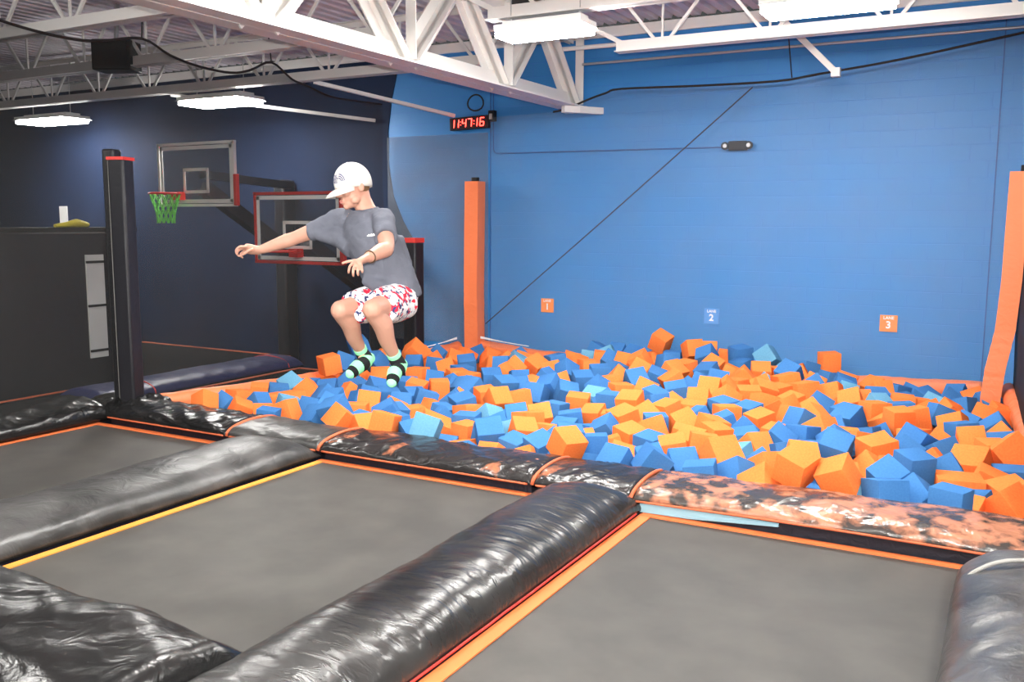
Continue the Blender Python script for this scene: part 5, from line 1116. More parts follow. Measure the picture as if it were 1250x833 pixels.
('b', -6.524, 6.854, -0.352, 0.16, -0.06, 0.1, 0.194),
('b', -5.382, 10.151, -0.265, 0.22, -0.57, -0.32, 0.194),
('o', -1.082, 9.945, -0.254, -0.05, 0.15, -0.09, 0.194),
('o', -6.543, 10.471, -0.256, -0.05, 0.04, 0.01, 0.194),
('o', -5.583, 9.741, -0.212, -0.09, -0.39, -0.17, 0.194),
('b', -1.551, 6.594, -0.349, -0.36, -0.16, -0.04, 0.194),
('o', -5.508, 7.131, -0.302, -0.14, -0.09, -0.29, 0.194),
('b', -1.38, 8.643, -0.267, 0.18, -0.08, 0.11, 0.194),
('o', -2.777, 11.633, -0.17, -0.16, -0.1, 0.34, 0.194),
('b', -1.67, 10.279, -0.24, 0.61, 0.22, 0.77, 0.194),
('b', -3.959, 10.679, -0.157, -0.04, 0.06, -0.02, 0.194),
('o', -4.153, 7.771, -0.266, -0.0, 0.04, -0.03, 0.194),
('o', -6.852, 10.976, -0.301, 0.05, -0.02, -0.05, 0.194),
('b', -3.956, 9.192, -0.171, -0.18, 0.32, 0.05, 0.194),
('o', 0.04, 10.1, -0.342, 0.07, 0.59, -0.3, 0.194),
('o', -6.233, 8.744, -0.31, -0.22, 0.45, 0.02, 0.194),
('o', -2.858, 8.992, -0.234, -0.36, -0.42, -0.01, 0.194),
('b', -6.065, 10.785, -0.28, -0.56, 0.63, -0.04, 0.194),
('o', -7.2, 6.682, -0.308, -0.64, -0.42, 0.8, 0.194),
('o', -2.372, 7.078, -0.269, 0.02, -0.06, 0.1, 0.194),
('o', 0.035, 9.056, -0.313, 0.07, -0.01, 0.01, 0.194),
('o', -7.19, 9.056, -0.319, -0.58, -0.1, -0.28, 0.194),
('o', -7.23, 9.315, -0.267, 0.55, -0.31, -0.44, 0.194),
('b', -0.522, 8.712, -0.263, 0.39, -0.4, -0.3, 0.194),
('b', -5.487, 8.575, -0.279, -0.03, -0.3, 0.07, 0.194),
('o', -0.893, 7.302, -0.384, 0.04, -0.1, 0.45, 0.194),
('o', -6.979, 8.581, -0.293, 0.18, -0.51, -0.12, 0.194),
('b', -5.261, 9.663, -0.192, -0.12, -0.19, 0.04, 0.194),
('b', -3.214, 8.385, -0.325, -0.83, -0.41, 0.1, 0.194),
('b', -1.424, 7.889, -0.264, 0.07, -0.1, -0.12, 0.194),
('b', -3.7, 8.796, -0.213, -0.22, 0.29, -0.67, 0.194),
('b', -1.172, 9.06, -0.316, -0.05, 0.17, 0.04, 0.194),
('o', -0.454, 6.613, -0.324, -0.05, -0.11, -0.69, 0.194),
('o', -2.641, 9.355, -0.247, 0.52, -0.24, 0.5, 0.194),
('b', -6.008, 9.509, -0.228, -0.01, 0.01, -0.01, 0.194),
('o', -6.615, 9.917, -0.276, -0.0, 0.61, -0.02, 0.194),
('o', -2.742, 8.759, -0.231, -0.02, 0.03, 0.33, 0.194),
('b', -5.622, 7.681, -0.271, -0.09, 0.09, 0.04, 0.194),
('o', -4.18, 9.24, -0.191, -0.06, 0.18, 0.01, 0.194),
('b', -0.431, 8.495, -0.325, 0.25, 0.28, -0.04, 0.194),
('b', -1.386, 9.123, -0.228, 0.12, -0.02, -0.19, 0.194),
('b', -0.554, 10.678, -0.297, 0.63, 0.18, 0.08, 0.194),
('b', -7.011, 9.493, -0.269, 0.09, 0.29, 0.48, 0.194),
('o', -3.188, 6.58, -0.352, 0.27, 0.85, -0.28, 0.194),
('b', -3.906, 9.927, -0.145, 0.04, -0.0, 0.16, 0.194),
('b', -5.909, 9.257, -0.228, -0.65, 0.58, -0.22, 0.194),
('b', -3.801, 7.014, -0.386, 0.08, 0.13, -0.09, 0.194),
('o', -3.832, 7.889, -0.223, -0.64, 0.47, -0.13, 0.194),
('o', -1.192, 7.631, -0.257, 0.03, 0.39, 0.16, 0.194),
('b', -3.727, 9.063, -0.196, 0.19, 0.06, -0.0, 0.194),
('b', -4.269, 10.331, -0.195, -0.28, 0.02, 0.09, 0.194),
('b', -1.269, 9.591, -0.263, -0.66, 0.2, 0.59, 0.194),
('o', -4.886, 8.949, -0.206, -0.02, -0.18, 0.01, 0.194),
('o', -3.708, 10.353, -0.154, 0.09, 0.03, -0.03, 0.194),
('b', -1.899, 8.353, -0.257, -0.04, -0.12, -0.55, 0.194),
('o', -0.293, 6.801, -0.29, -0.14, -0.18, 0.25, 0.194),
('b', -5.926, 7.128, -0.309, -0.7, 0.23, -0.02, 0.194),
('b', -4.529, 11.225, -0.137, 0.04, 0.35, -0.35, 0.194),
('o', -2.65, 6.728, -0.331, -0.5, -0.13, 0.03, 0.194),
('o', -0.354, 11.499, -0.348, -0.02, 0.2, 0.01, 0.194),
('o', -6.366, 10.736, -0.221, -0.7, 0.02, 0.26, 0.194),
('b', -1.332, 6.614, -0.294, -0.23, 0.08, 0.01, 0.194),
('b', -2.128, 10.14, -0.183, -0.09, 0.11, -0.23, 0.194),
('o', -0.569, 10.933, -0.319, 0.07, -0.06, 0.25, 0.194),
('b', -2.123, 8.486, -0.253, 0.02, 0.17, -0.0, 0.194),
('b', -4.626, 10.835, -0.157, 0.48, -0.36, -0.06, 0.194),
('o', -1.202, 8.098, -0.29, 0.51, -0.18, -0.04, 0.194),
('o', -3.34, 7.243, -0.288, -0.14, -0.13, 0.3, 0.194),
('b', -0.921, 7.837, -0.299, -0.66, -0.25, 0.33, 0.194),
('o', -5.722, 7.253, -0.245, -0.06, -0.05, 0.2, 0.194),
('o', -5.045, 11.49, -0.195, -0.0, -0.02, -0.01, 0.194),
('o', -7.177, 11.44, -0.344, 0.27, -0.15, 0.41, 0.194),
('o', -4.895, 7.86, -0.271, 0.07, 0.05, 0.0, 0.194),
('b', -3.75, 10.877, -0.187, -0.48, 0.48, 0.32, 0.194),
('b', -2.725, 11.396, -0.144, 0.32, -0.81, 0.3, 0.194),
('o', -6.164, 7.248, -0.297, -0.25, -0.75, 0.21, 0.194),
('o', -6.768, 8.194, -0.314, -0.24, -0.01, 0.31, 0.194),
('o', -0.867, 7.555, -0.322, 0.16, 0.17, -0.21, 0.194),
('b', 0.017, 7.502, -0.324, -0.17, -0.21, 0.03, 0.194),
('b', -3.078, 8.591, -0.223, -0.59, 0.5, -0.2, 0.194),
('b', -3.679, 7.407, -0.357, -0.46, -0.02, 0.44, 0.194),
('o', -1.198, 7.0, -0.257, -0.56, -0.06, 0.57, 0.194),
('b', -3.028, 8.111, -0.263, -0.12, -0.05, -0.15, 0.194),
('b', -3.465, 8.685, -0.233, 0.05, 0.09, 0.02, 0.194),
('o', -0.003, 7.831, -0.32, -0.74, -0.04, 0.4, 0.194),
('o', -3.481, 9.686, -0.184, 0.2, -0.2, -0.2, 0.194),
('o', -2.557, 10.013, -0.2, 0.17, -0.0, 0.1, 0.194),
('b', -6.979, 11.727, -0.337, 0.13, -0.13, -0.9, 0.194),
('b', -0.455, 9.052, -0.289, -0.12, 0.45, -0.15, 0.194),
('b', -5.864, 7.665, -0.277, 0.12, -0.04, -0.09, 0.194),
('o', 0.035, 6.673, -0.297, 0.02, 0.42, 0.13, 0.194),
('b', -4.948, 9.198, -0.219, 0.51, -0.54, -0.66, 0.194),
('o', -2.055, 7.526, -0.27, -0.44, 0.51, 0.0, 0.194),
('o', -0.073, 6.908, -0.328, -0.07, 0.08, 0.17, 0.194),
('o', -2.123, 8.812, -0.239, -0.01, -0.1, 0.33, 0.194),
('o', -1.193, 7.851, -0.281, 0.23, -0.23, 0.14, 0.194),
('b', -2.476, 10.877, -0.176, -0.55, 0.22, 0.08, 0.194),
('b', -5.733, 8.547, -0.333, -0.36, -0.73, -0.38, 0.194),
('b', -6.892, 9.935, -0.315, 0.25, 0.12, -0.58, 0.194),
('o', -5.286, 7.405, -0.34, -0.49, -0.38, 0.46, 0.194),
('b', -6.794, 9.341, -0.311, 0.21, 0.04, 0.18, 0.194),
('o', -2.918, 8.328, -0.281, 0.02, 0.15, 0.13, 0.194),
('o', -6.614, 10.722, -0.304, 0.24, -0.03, -0.46, 0.194),
('o', -3.1, 9.032, -0.198, 0.04, -0.03, 0.01, 0.194),
('o', -6.331, 9.546, -0.274, -0.29, 0.02, 0.2, 0.194),
('o', -4.719, 8.727, -0.295, -0.08, 0.19, -0.27, 0.194),
('b', -2.103, 11.704, -0.276, -0.77, 0.48, -0.3, 0.194),
('o', -2.093, 11.185, -0.192, -0.87, -0.43, 0.13, 0.194),
('o', -5.257, 10.348, -0.155, -0.06, 0.18, -0.03, 0.194),
('o', -0.349, 10.345, -0.324, -0.14, -0.02, 0.12, 0.194),
('o', -5.137, 7.851, -0.296, 0.95, -0.1, 0.03, 0.194),
('o', -6.169, 9.311, -0.3, 0.33, -0.15, -0.43, 0.194),
('o', -4.865, 8.301, -0.222, 0.71, -0.19, -0.18, 0.194),
('o', -4.387, 10.964, -0.171, -0.12, -0.09, -0.16, 0.194),
('b', -3.137, 6.829, -0.36, 0.26, 0.03, -0.88, 0.194),
('o', -3.233, 9.806, -0.192, 0.05, 0.25, 0.0, 0.194),
('o', -0.43, 9.543, -0.252, -0.45, 0.7, -0.28, 0.194),
('b', -5.059, 7.259, -0.317, 0.06, 0.42, 0.62, 0.194),
('b', -7.221, 8.496, -0.33, 0.16, -0.16, 0.34, 0.194),
('o', -6.958, 11.25, -0.376, -0.21, -0.2, -0.02, 0.194),
('b', -5.046, 10.423, -0.19, -0.39, 0.26, 0.14, 0.194),
('b', -2.725, 10.222, -0.143, 0.14, -0.05, -0.02, 0.194),
('b', -4.457, 8.989, -0.249, 0.02, 0.17, 0.06, 0.194),
('o', -0.953, 9.082, -0.273, -0.02, -0.04, 0.01, 0.194),
('o', -1.316, 8.324, -0.252, 0.11, -0.18, 0.11, 0.194),
('o', -5.631, 10.049, -0.229, 0.13, 0.08, 0.17, 0.194),
('b', -3.185, 7.495, -0.294, -0.06, -0.02, -0.03, 0.194),
('b', -5.789, 9.027, -0.305, 0.16, 0.44, 0.4, 0.194),
('o', -1.832, 7.704, -0.275, -0.0, -0.01, 0.01, 0.194),
('b', -5.81, 8.02, -0.298, 0.61, -0.13, -0.14, 0.194),
('o', -0.62, 7.117, -0.329, -0.61, 0.61, -0.47, 0.194),
('o', -6.911, 9.109, -0.306, 0.0, 0.0, -0.0, 0.194),
('o', -0.188, 9.039, -0.295, -0.03, -0.02, 0.28, 0.194),
('b', -4.407, 8.517, -0.246, 0.34, -0.17, 0.1, 0.194),
('b', -6.239, 11.244, -0.322, -0.17, -0.4, 0.16, 0.194),
('b', -2.342, 7.486, -0.285, -0.03, 0.11, 0.09, 0.194),
('o', -0.988, 10.239, -0.277, -0.28, 0.38, 0.14, 0.194),
('b', -4.278, 11.188, -0.187, 0.78, -0.17, -0.15, 0.194),
('o', -0.837, 10.958, -0.287, 0.33, -0.33, -0.4, 0.194),
('o', -5.32, 8.805, -0.239, -0.96, -0.3, 0.18, 0.194),
('o', -0.701, 11.685, -0.384, 0.05, -0.02, -0.03, 0.194),
('o', -5.373, 11.035, -0.198, 0.01, 0.1, 0.83, 0.194),
('b', -4.866, 9.952, -0.155, 0.09, -0.07, 0.05, 0.194),
('b', -6.877, 7.579, -0.295, 0.68, -0.02, 0.43, 0.194),
('b', -7.083, 9.732, -0.28, -0.02, -0.06, -0.0, 0.194),
('o', -4.713, 9.467, -0.219, 0.88, -0.22, -0.32, 0.194),
('o', -5.49, 8.328, -0.311, 0.07, 0.0, 0.03, 0.194),
('b', -0.799, 10.73, -0.34, 0.13, -0.38, -0.26, 0.194),
('b', -5.008, 8.09, -0.312, 0.07, -0.16, -0.31, 0.194),
('o', -4.449, 9.409, -0.217, 0.01, 0.2, 0.24, 0.194),
('o', -4.877, 7.547, -0.311, 0.04, -0.02, -0.02, 0.194),
('o', -5.8, 11.488, -0.288, -0.06, 0.17, 0.58, 0.194),
('o', -2.813, 7.588, -0.295, -0.23, -0.17, 0.51, 0.194),
('o', -7.061, 10.955, -0.272, -0.01, -0.07, 0.0, 0.194),
('o', -0.498, 7.929, -0.279, -0.43, -0.1, -0.86, 0.194),
('o', -6.069, 7.91, -0.339, 0.11, 0.57, 0.42, 0.194),
('o', -0.966, 11.161, -0.415, 0.1, -0.19, 0.8, 0.194),
('b', -4.814, 11.36, -0.186, -0.27, 0.05, -0.11, 0.194),
('o', -7.157, 7.129, -0.297, 0.32, -0.08, -0.14, 0.194),
('o', -2.957, 10.202, -0.164, -0.06, 0.03, -0.02, 0.194),
('o', -1.716, 8.523, -0.25, -0.7, -0.24, -0.53, 0.194),
('o', -3.719, 9.387, -0.215, 0.44, 0.13, -0.48, 0.194),
('b', -1.433, 11.169, -0.303, 0.05, 0.07, -0.0, 0.194),
('b', -0.942, 8.097, -0.246, -0.12, -0.6, 0.53, 0.194),
('b', -3.99, 10.917, -0.113, -0.31, 0.04, 0.15, 0.194),
('b', -2.699, 9.593, -0.138, -0.07, -0.65, -0.2, 0.194),
('o', -5.359, 8.06, -0.319, -0.07, 0.09, 0.17, 0.194),
('b', -4.327, 7.298, -0.318, -0.04, 0.29, 0.59, 0.194),
('o', -0.936, 7.033, -0.294, 0.0, 0.06, 0.0, 0.194),
('o', -2.482, 8.817, -0.245, -0.26, -0.55, 0.84, 0.194),
('o', -2.546, 11.688, -0.203, 0.03, 0.01, -0.03, 0.194),
('b', -1.145, 7.311, -0.292, -0.04, -0.14, -0.13, 0.194),
('o', -0.601, 7.501, -0.27, 0.24, -0.69, -0.17, 0.194),
('o', -2.926, 7.817, -0.249, -0.04, -0.11, -0.11, 0.194),
('o', -1.677, 11.615, -0.282, -0.08, 0.88, 0.11, 0.194),
('b', -4.552, 9.88, -0.184, -0.23, -0.26, -0.1, 0.194),
('b', -0.235, 7.638, -0.282, 0.47, -0.51, -0.77, 0.194),
('b', -5.581, 11.694, -0.287, -0.78, -0.27, 0.56, 0.194),
('o', -3.206, 10.044, -0.144, 0.05, -0.45, -0.35, 0.194),
('o', -2.216, 8.1, -0.225, -0.0, 0.23, -0.19, 0.194),
('b', -7.124, 7.69, -0.315, -0.02, 0.18, -0.29, 0.194),
('b', -3.923, 8.277, -0.298, -0.16, 0.13, 0.12, 0.194),
('o', -1.909, 7.005, -0.289, 0.04, 0.56, 0.39, 0.194),
('o', -6.34, 10.057, -0.235, -0.1, -0.05, 0.08, 0.194),
('o', -3.452, 11.209, -0.142, 0.53, -0.32, 0.18, 0.194),
('b', -0.143, 11.67, -0.382, 0.21, -0.33, 0.48, 0.194),
('o', -1.657, 11.036, -0.187, -0.81, -0.29, 0.55, 0.194),
('b', -1.736, 8.8, -0.283, -0.12, -0.13, -0.34, 0.194),
('o', -4.257, 6.868, -0.364, 0.14, 0.15, 0.36, 0.194),
('o', -6.715, 11.78, -0.387, 0.53, 0.49, 0.29, 0.194),
('b', -2.602, 7.753, -0.287, 0.1, 0.05, -0.07, 0.194),
('o', -6.94, 6.783, -0.303, -0.12, 0.3, 0.17, 0.194),
('b', -4.189, 9.487, -0.176, -0.11, 0.27, 0.46, 0.194),
('o', -1.792, 6.813, -0.438, -0.14, -0.51, 0.67, 0.194),
('o', -3.667, 11.653, -0.173, -0.26, -0.56, 0.43, 0.194),
('o', -0.169, 9.762, -0.266, -0.19, -0.35, -0.41, 0.194),
('o', -6.328, 10.978, -0.326, 0.81, -0.22, -0.32, 0.194),
('o', -6.701, 10.123, -0.279, 0.04, -0.05, 0.1, 0.194),
('b', -7.224, 8.156, -0.34, 0.7, -0.35, 0.42, 0.194),
('b', -1.803, 9.395, -0.25, -0.18, 0.36, 0.11, 0.194),
('b', -2.943, 10.839, -0.18, 0.62, 0.17, -0.01, 0.194),
('o', -6.579, 10.986, -0.327, 0.86, -0.44, -0.45, 0.194),
('o', -4.738, 8.061, -0.33, -0.08, 0.11, -0.79, 0.194),
('o', -4.156, 7.117, -0.306, -0.23, 0.11, 0.02, 0.194),
('b', -0.724, 8.997, -0.263, 0.87, -0.28, -0.32, 0.194),
('b', -1.048, 10.771, -0.296, 0.06, -0.04, 0.01, 0.194),
('b', -5.113, 7.602, -0.31, 0.27, -0.15, 0.07, 0.194),
('b', -2.025, 9.682, -0.246, -0.0, 0.18, 0.16, 0.194),
('o', -2.625, 7.432, -0.255, -0.09, -0.21, 0.26, 0.194),
('o', -5.556, 10.764, -0.199, 0.02, -0.02, -0.05, 0.194),
('o', -4.168, 11.416, -0.157, 0.25, -0.05, -0.08, 0.194),
('o', -5.99, 8.654, -0.356, -0.81, 0.23, 0.4, 0.194),
('b', -2.328, 11.487, -0.174, -0.85, -0.23, 0.03, 0.194),
('b', -1.045, 8.351, -0.275, -0.01, -0.79, -0.26, 0.194),
('o', -6.748, 6.592, -0.332, -0.12, 0.01, -0.07, 0.194),
('o', -4.627, 10.588, -0.173, 0.32, 0.06, -0.25, 0.194),
('o', -3.319, 7.003, -0.441, 0.02, 0.06, 0.58, 0.194),
('o', -6.819, 9.682, -0.254, 0.01, -0.53, 0.63, 0.194),
('b', -2.7, 6.966, -0.318, 0.12, 0.4, 0.13, 0.194),
('o', -6.326, 11.52, -0.377, 0.54, 0.5, 0.84, 0.194),
('o', -3.433, 9.454, -0.21, 0.18, -0.39, -0.41, 0.194),
('o', -4.405, 10.67, -0.121, 0.05, -0.0, -0.04, 0.194),
('b', -2.375, 6.739, -0.306, 0.04, 0.09, -0.15, 0.194),
('o', -1.947, 9.926, -0.191, -0.0, -0.02, -0.07, 0.194),
('o', -7.003, 8.292, -0.293, -0.14, 0.05, 0.01, 0.194),
('b', -5.879, 6.852, -0.325, -0.34, -0.42, 0.6, 0.194),
('o', -1.479, 7.478, -0.287, 0.08, -0.04, -0.3, 0.194),
('o', -6.063, 11.535, -0.327, 0.17, -0.3, -0.25, 0.194),
('o', -1.086, 6.677, -0.344, 0.53, -0.54, -0.44, 0.194),
('b', -6.149, 6.978, -0.324, -0.08, -0.11, 0.74, 0.194),
('o', -1.799, 11.271, -0.251, -0.22, 0.16, 0.24, 0.194),
('o', -4.671, 6.645, -0.293, 0.13, -0.52, -0.06, 0.194),
('b', -0.586, 11.437, -0.429, 0.1, -0.41, -0.07, 0.194),
('o', -4.233, 8.807, -0.21, 0.02, 0.1, 0.08, 0.194),
('b', -4.306, 6.623, -0.325, 0.22, -0.49, 0.13, 0.194),
('b', -0.203, 10.064, -0.246, -0.11, -0.06, -0.02, 0.194),
('b', -5.227, 11.325, -0.195, -0.01, -0.27, -0.6, 0.194),
('o', -2.733, 11.035, -0.17, 0.01, -0.01, 0.02, 0.194),
('o', -2.982, 9.836, -0.16, -0.17, -0.11, 0.29, 0.194),
('o', -1.058, 9.687, -0.257, -0.25, -0.08, -0.7, 0.194),
('o', -6.749, 7.019, -0.314, -0.37, 0.37, -0.06, 0.194),
('o', -2.248, 9.86, -0.184, 0.0, -0.06, -0.03, 0.194),
('b', -2.615, 7.222, -0.289, -0.05, -0.14, 0.28, 0.194),
('b', -6.197, 8.337, -0.296, 0.0, -0.01, 0.01, 0.194),
('b', -2.338, 11.733, -0.238, 0.09, 0.08, 0.04, 0.194),
('o', -1.554, 9.404, -0.244, 0.93, -0.12, 0.15, 0.194),
('b', -5.866, 9.969, -0.184, 0.54, 0.76, 0.46, 0.194),
('o', -2.362, 8.593, -0.278, -0.28, -0.01, 0.22, 0.194),
('b', -3.959, 11.329, -0.156, 0.11, 0.02, 0.02, 0.194),
('b', -4.228, 10.065, -0.13, -0.49, -0.29, -0.56, 0.194),
('o', -4.044, 10.465, -0.15, 0.15, 0.04, -0.08, 0.194),
('b', -5.757, 8.288, -0.331, -0.18, -0.04, 0.94, 0.194),
('b', -6.088, 11.036, -0.267, -0.15, -0.04, 0.09, 0.194),
('o', -3.984, 8.856, -0.262, -0.08, -0.37, 0.38, 0.194),
('b', -3.085, 9.559, -0.174, -0.17, 0.03, 0.17, 0.194),
('b', -1.508, 10.515, -0.218, -0.59, 0.05, -0.24, 0.194),
('o', -4.674, 8.979, -0.199, -0.05, -0.11, 0.09, 0.194),
('b', -5.038, 11.151, -0.16, 0.47, 0.16, -0.15, 0.194),
('b', -4.236, 9.029, -0.27, 0.04, 0.3, -0.08, 0.194),
('b', -3.178, 10.288, -0.172, 0.18, 0.26, 0.06, 0.194),
('o', -6.644, 7.243, -0.298, 0.02, 0.06, -0.05, 0.194),
('o', -4.849, 9.712, -0.252, -0.38, -0.55, 0.4, 0.194),
('b', -0.207, 8.373, -0.277, 0.38, -0.36, -0.4, 0.194),
('b', -2.942, 6.989, -0.301, 0.17, 0.34, -0.23, 0.194),
('o', -6.058, 7.49, -0.286, 0.22, -0.49, -0.37, 0.194)]
# ================================================================== FOAM PIT
FM = {'o': M['foam_o'], 'b': M['foam_b'], 'l': M['foam_l']}
FN = {'o': 'orange', 'b': 'blue', 'l': 'pale teal-blue'}
def cube_mesh(k, i):
    me = bpy.data.meshes.new('foam_block'); bm = bmesh.new(); bmesh.ops.create_cube(bm, size=1)
    rr = random.Random(i*7+ord(k))
    for v in bm.verts: v.co += Vector([rr.uniform(-.02, .02) for _ in range(3)])
    bmesh.ops.bevel(bm, geom=list(bm.edges), offset=.028, segments=2, affect='EDGES', profile=.6)
    bm.to_mesh(me); bm.free(); me.materials.append(FM[k]); shade(me, 35); return me
FMESH = {k: [cube_mesh(k, i) for i in range(4)] for k in 'obl'}
for q, (k, x, y, z, a, b, c, s, lab) in enumerate(FOAM):
    o = bpy.data.objects.new('foam_cube', FMESH[k][q % 4]); C.objects.link(o)
    o.location = (x, y, z); o.rotation_euler = (a, b, c); o.scale = (s, s, s)
    meta(o, lab, 'foam cube', 'foam cubes in the pit')
# the deeper and farthest cubes, past the first 300
mb = MB(); base = [FMESH[k][0] for k in 'obl']
from mathutils import Euler
tv, tf, tm = [], [], []
for k, x, y, z, a, b, c, s in FILL:
    me = FMESH[k][(len(tm)//7) % 4]; R = Euler((a, b, c)).to_matrix(); p = Vector((x, y, z)); n0 = len(tv)
    tv += [tuple(p + R @ (v.co*s)) for v in me.vertices]; f_ = [tuple(n0+i for i in pl.vertices) for pl in me.polygons]; tf += f_; tm += ['obl'.index(k)]*len(f_)
me = bpy.data.meshes.new('foam_cubes'); me.from_pydata(tv, [], tf); me.update()
for k in 'obl': me.materials.append(FM[k])
me.polygons.foreach_set('material_index', tm); shade(me, 35)
o = bpy.data.objects.new('foam_cubes', me); C.objects.link(o)
meta(o, 'deeper and farther orange and blue foam cubes filling the pit beneath the top layer', 'foam cubes', None, 'stuff')
# ================================================================== THE JUMPER
D0 = 5.4
def PP(x, y, w=0.0): return dep(x, y, D0+w)
U_, V_, W_ = _r, _u, _f                       # metric axes at the figure: along the picture, up, away
def cv(u, v, w): return (U_*u + V_*v + W_*w)
skin = mat('skin', (.5, .27, .2), .5, .35, bump=(60, .1, .002), var=(5, (.46, .23, .165), .3, .8))
shirt_m = mat('grey_cotton', (.115, .122, .152), .85, .15, bump=(9, .55, .02, 1.3))
def shorts_mat():
    m = mat('print_cotton', (.85, .85, .86), .8, .15, bump=(12, .5, .015, .8)); nt = m.node_tree; b = nt.nodes['Principled BSDF']
    tc = [n for n in nt.nodes if n.type == 'TEX_COORD'][0]; last = None
    base = nt.nodes.new('ShaderNodeRGB'); base.outputs[0].default_value = (.68, .68, .7, 1); last = base.outputs[0]
    for sc_, lo, hi, col, off in ((20, .545, .565, (.72, .02, .05), 0), (34, .57, .59, (.03, .04, .12), 5)):
        mp = nt.nodes.new('ShaderNodeMapping'); mp.inputs['Location'].default_value = (off, off*2, 0); n = nt.nodes.new('ShaderNodeTexNoise'); n.inputs['Scale'].default_value = sc_; n.inputs['Detail'].default_value = 2; n.inputs['Distortion'].default_value = .6
        r = nt.nodes.new('ShaderNodeMapRange'); r.inputs[1].default_value = lo; r.inputs[2].default_value = hi
        mx = nt.nodes.new('ShaderNodeMix'); mx.data_type = 'RGBA'; mx.inputs[7].default_value = (*col, 1)
        nt.links.new(tc.outputs['Object'], mp.inputs['Vector']); nt.links.new(mp.outputs[0], n.inputs['Vector']); nt.links.new(n.outputs['Fac'], r.inputs[0]); nt.links.new(r.outputs[0], mx.inputs[0]); nt.links.new(last, mx.inputs[6]); last = mx.outputs[2]
    nt.links.new(last, b.inputs['Base Color']); return m
Ls = cv(.65, 0, -.76)                          # his left, his front
Fr = cv(-.72, -.12, -.62).normalized()
b = MB()
# joints
neck = PP(448, 259, 0); chest = PP(448, 287, .0); waist = PP(468, 326, .03); pelv = PP(483, 362, .05)
shR, shL = PP(415, 269, .12), PP(468, 268, -.13)
elR, wrR = PP(362, 290, .17), PP(319, 305, .17)
elL, wrL = PP(472, 303, -.33), PP(449, 315, -.5)
hipR, hipL = PP(474, 366, .1), PP(488, 368, -.02)
knR, knL = PP(416, 379, -.2), PP(455, 378, -.40)
anR, anL = PP(442, 431, .06), PP(483, 438, -.14)
# torso, neck
b.tube([pelv-cv(0, .06, 0), pelv, waist, chest, chest+cv(0, .07, 0), neck, neck+cv(0, .03, 0)], [(.10, .09), (.14, .105), (.125, .095), (.14, .10), (.12, .075), (.062, .058), (.055, .056)], 18, side=Ls, smooth=4)
b.tube([shR, chest+cv(0, .085, 0), shL], [.05, .05, .05], 12, smooth=3); b.ball(shR, .052); b.ball(shL, .052)
# arms
b.tube([shR, shR.lerp(elR, .45), elR, elR.lerp(wrR, .3), elR.lerp(wrR, .7), wrR], [.055, .05, .041, .043, .034, .027], 14, smooth=4)
b.tube([shL, shL.lerp(elL, .45), elL, elL.lerp(wrL, .3), elL.lerp(wrL, .7), wrL], [.055, .051, .042, .044, .035, .028], 14, smooth=4); b.ball(elL, .041); b.ball(elR, .039)
# legs
for hip, kn, an in ((hipR, knR, anR), (hipL, knL, anL)):
    back = (kn.lerp(an, .3)) - Fr*.018 - cv(0, 0, -.0)
    b.tube([hip, hip.lerp(kn, .4), hip.lerp(kn, .8), kn], [.095, .082, .063, .057], 16, smooth=4); b.ball(kn, .058)
    b.tube([kn, kn.lerp(an, .12), back, kn.lerp(an, .6), an.lerp(kn, .12), an], [.055, .052, .058, .047, .036, .036], 16, smooth=4)
# feet (inside the socks)
FT = {}
for key, an, heel, mid, toe in (('R', anR, PP(450, 440, .07), PP(437, 448, -.05), PP(427, 457, -.11)), ('L', anL, PP(490, 448, -.11), PP(482, 455, -.2), PP(478, 468, -.27))):
    FT[key] = (an, heel, mid, toe); b.tube([an, heel.lerp(mid, .35), mid, toe], [.035, .036, .034, .022], 12, smooth=3)
# head
Hc = PP(430.5, 226, -.02); hf = cv(-.80, -.30, -.52).normalized(); hl = (cv(.55, .0, -.83)); hl = (hl - hf*hl.dot(hf)).normalized(); hu = hf.cross(hl); hu = hu if hu.dot(V_) > 0 else -hu
AX = (hl, hf, hu)
def HP(l, f, u): return Hc + hl*l + hf*f + hu*u
b.ball(Hc, (.076, .096, .105), AX, 20, 14); b.ball(HP(0, .022, -.05), (.062, .072, .07), AX, 18, 12); b.ball(HP(0, .045, -.095), (.042, .045, .034), AX, 16, 10)
b.ball(HP(0, .075, -.112), (.021, .02, .019), AX)                                   # chin
b.tube([HP(0, .094, .005), HP(0, .112, -.032), HP(0, .108, -.046)], [.011, .016, .013], 10, smooth=3)                 # nose
for s in (-1, 1):
    b.ball(HP(s*.015, .102, -.045), .009, AX); b.ball(HP(s*.04, .07, -.035), (.026, .026, .024), AX)                     # nostrils, cheeks
    b.ball(HP(s*.031, .082, .01), (.022, .016, .012), AX); b.ball(HP(s*.05, .03, -.085), (.02, .032, .026), AX)        # brows, jaw
    b.ball(HP(s*.031, .083, -.012), (.014, .011, .009), AX)                                                         # eyelids
    e0 = HP(s*.079, -.008, -.022); b.ball(e0, (.011, .019, .031), AX); b.ball(e0+hl*(s*.008)-hf*.008, (.006, .014, .028), AX)
b.tube([HP(-.02, .094, -.075), HP(0, .1, -.074), HP(.02, .094, -.075)], [.005, .008, .005], 8, smooth=3); b.tube([HP(-.017, .091, -.084), HP(0, .097, -.085), HP(.017, .091, -.084)], [.005, .009, .005], 8, smooth=3)
b.tube([HP(0, -.03, -.04), HP(0, -.03, -.1), neck], [.058, .056, .06], 14, smooth=3)
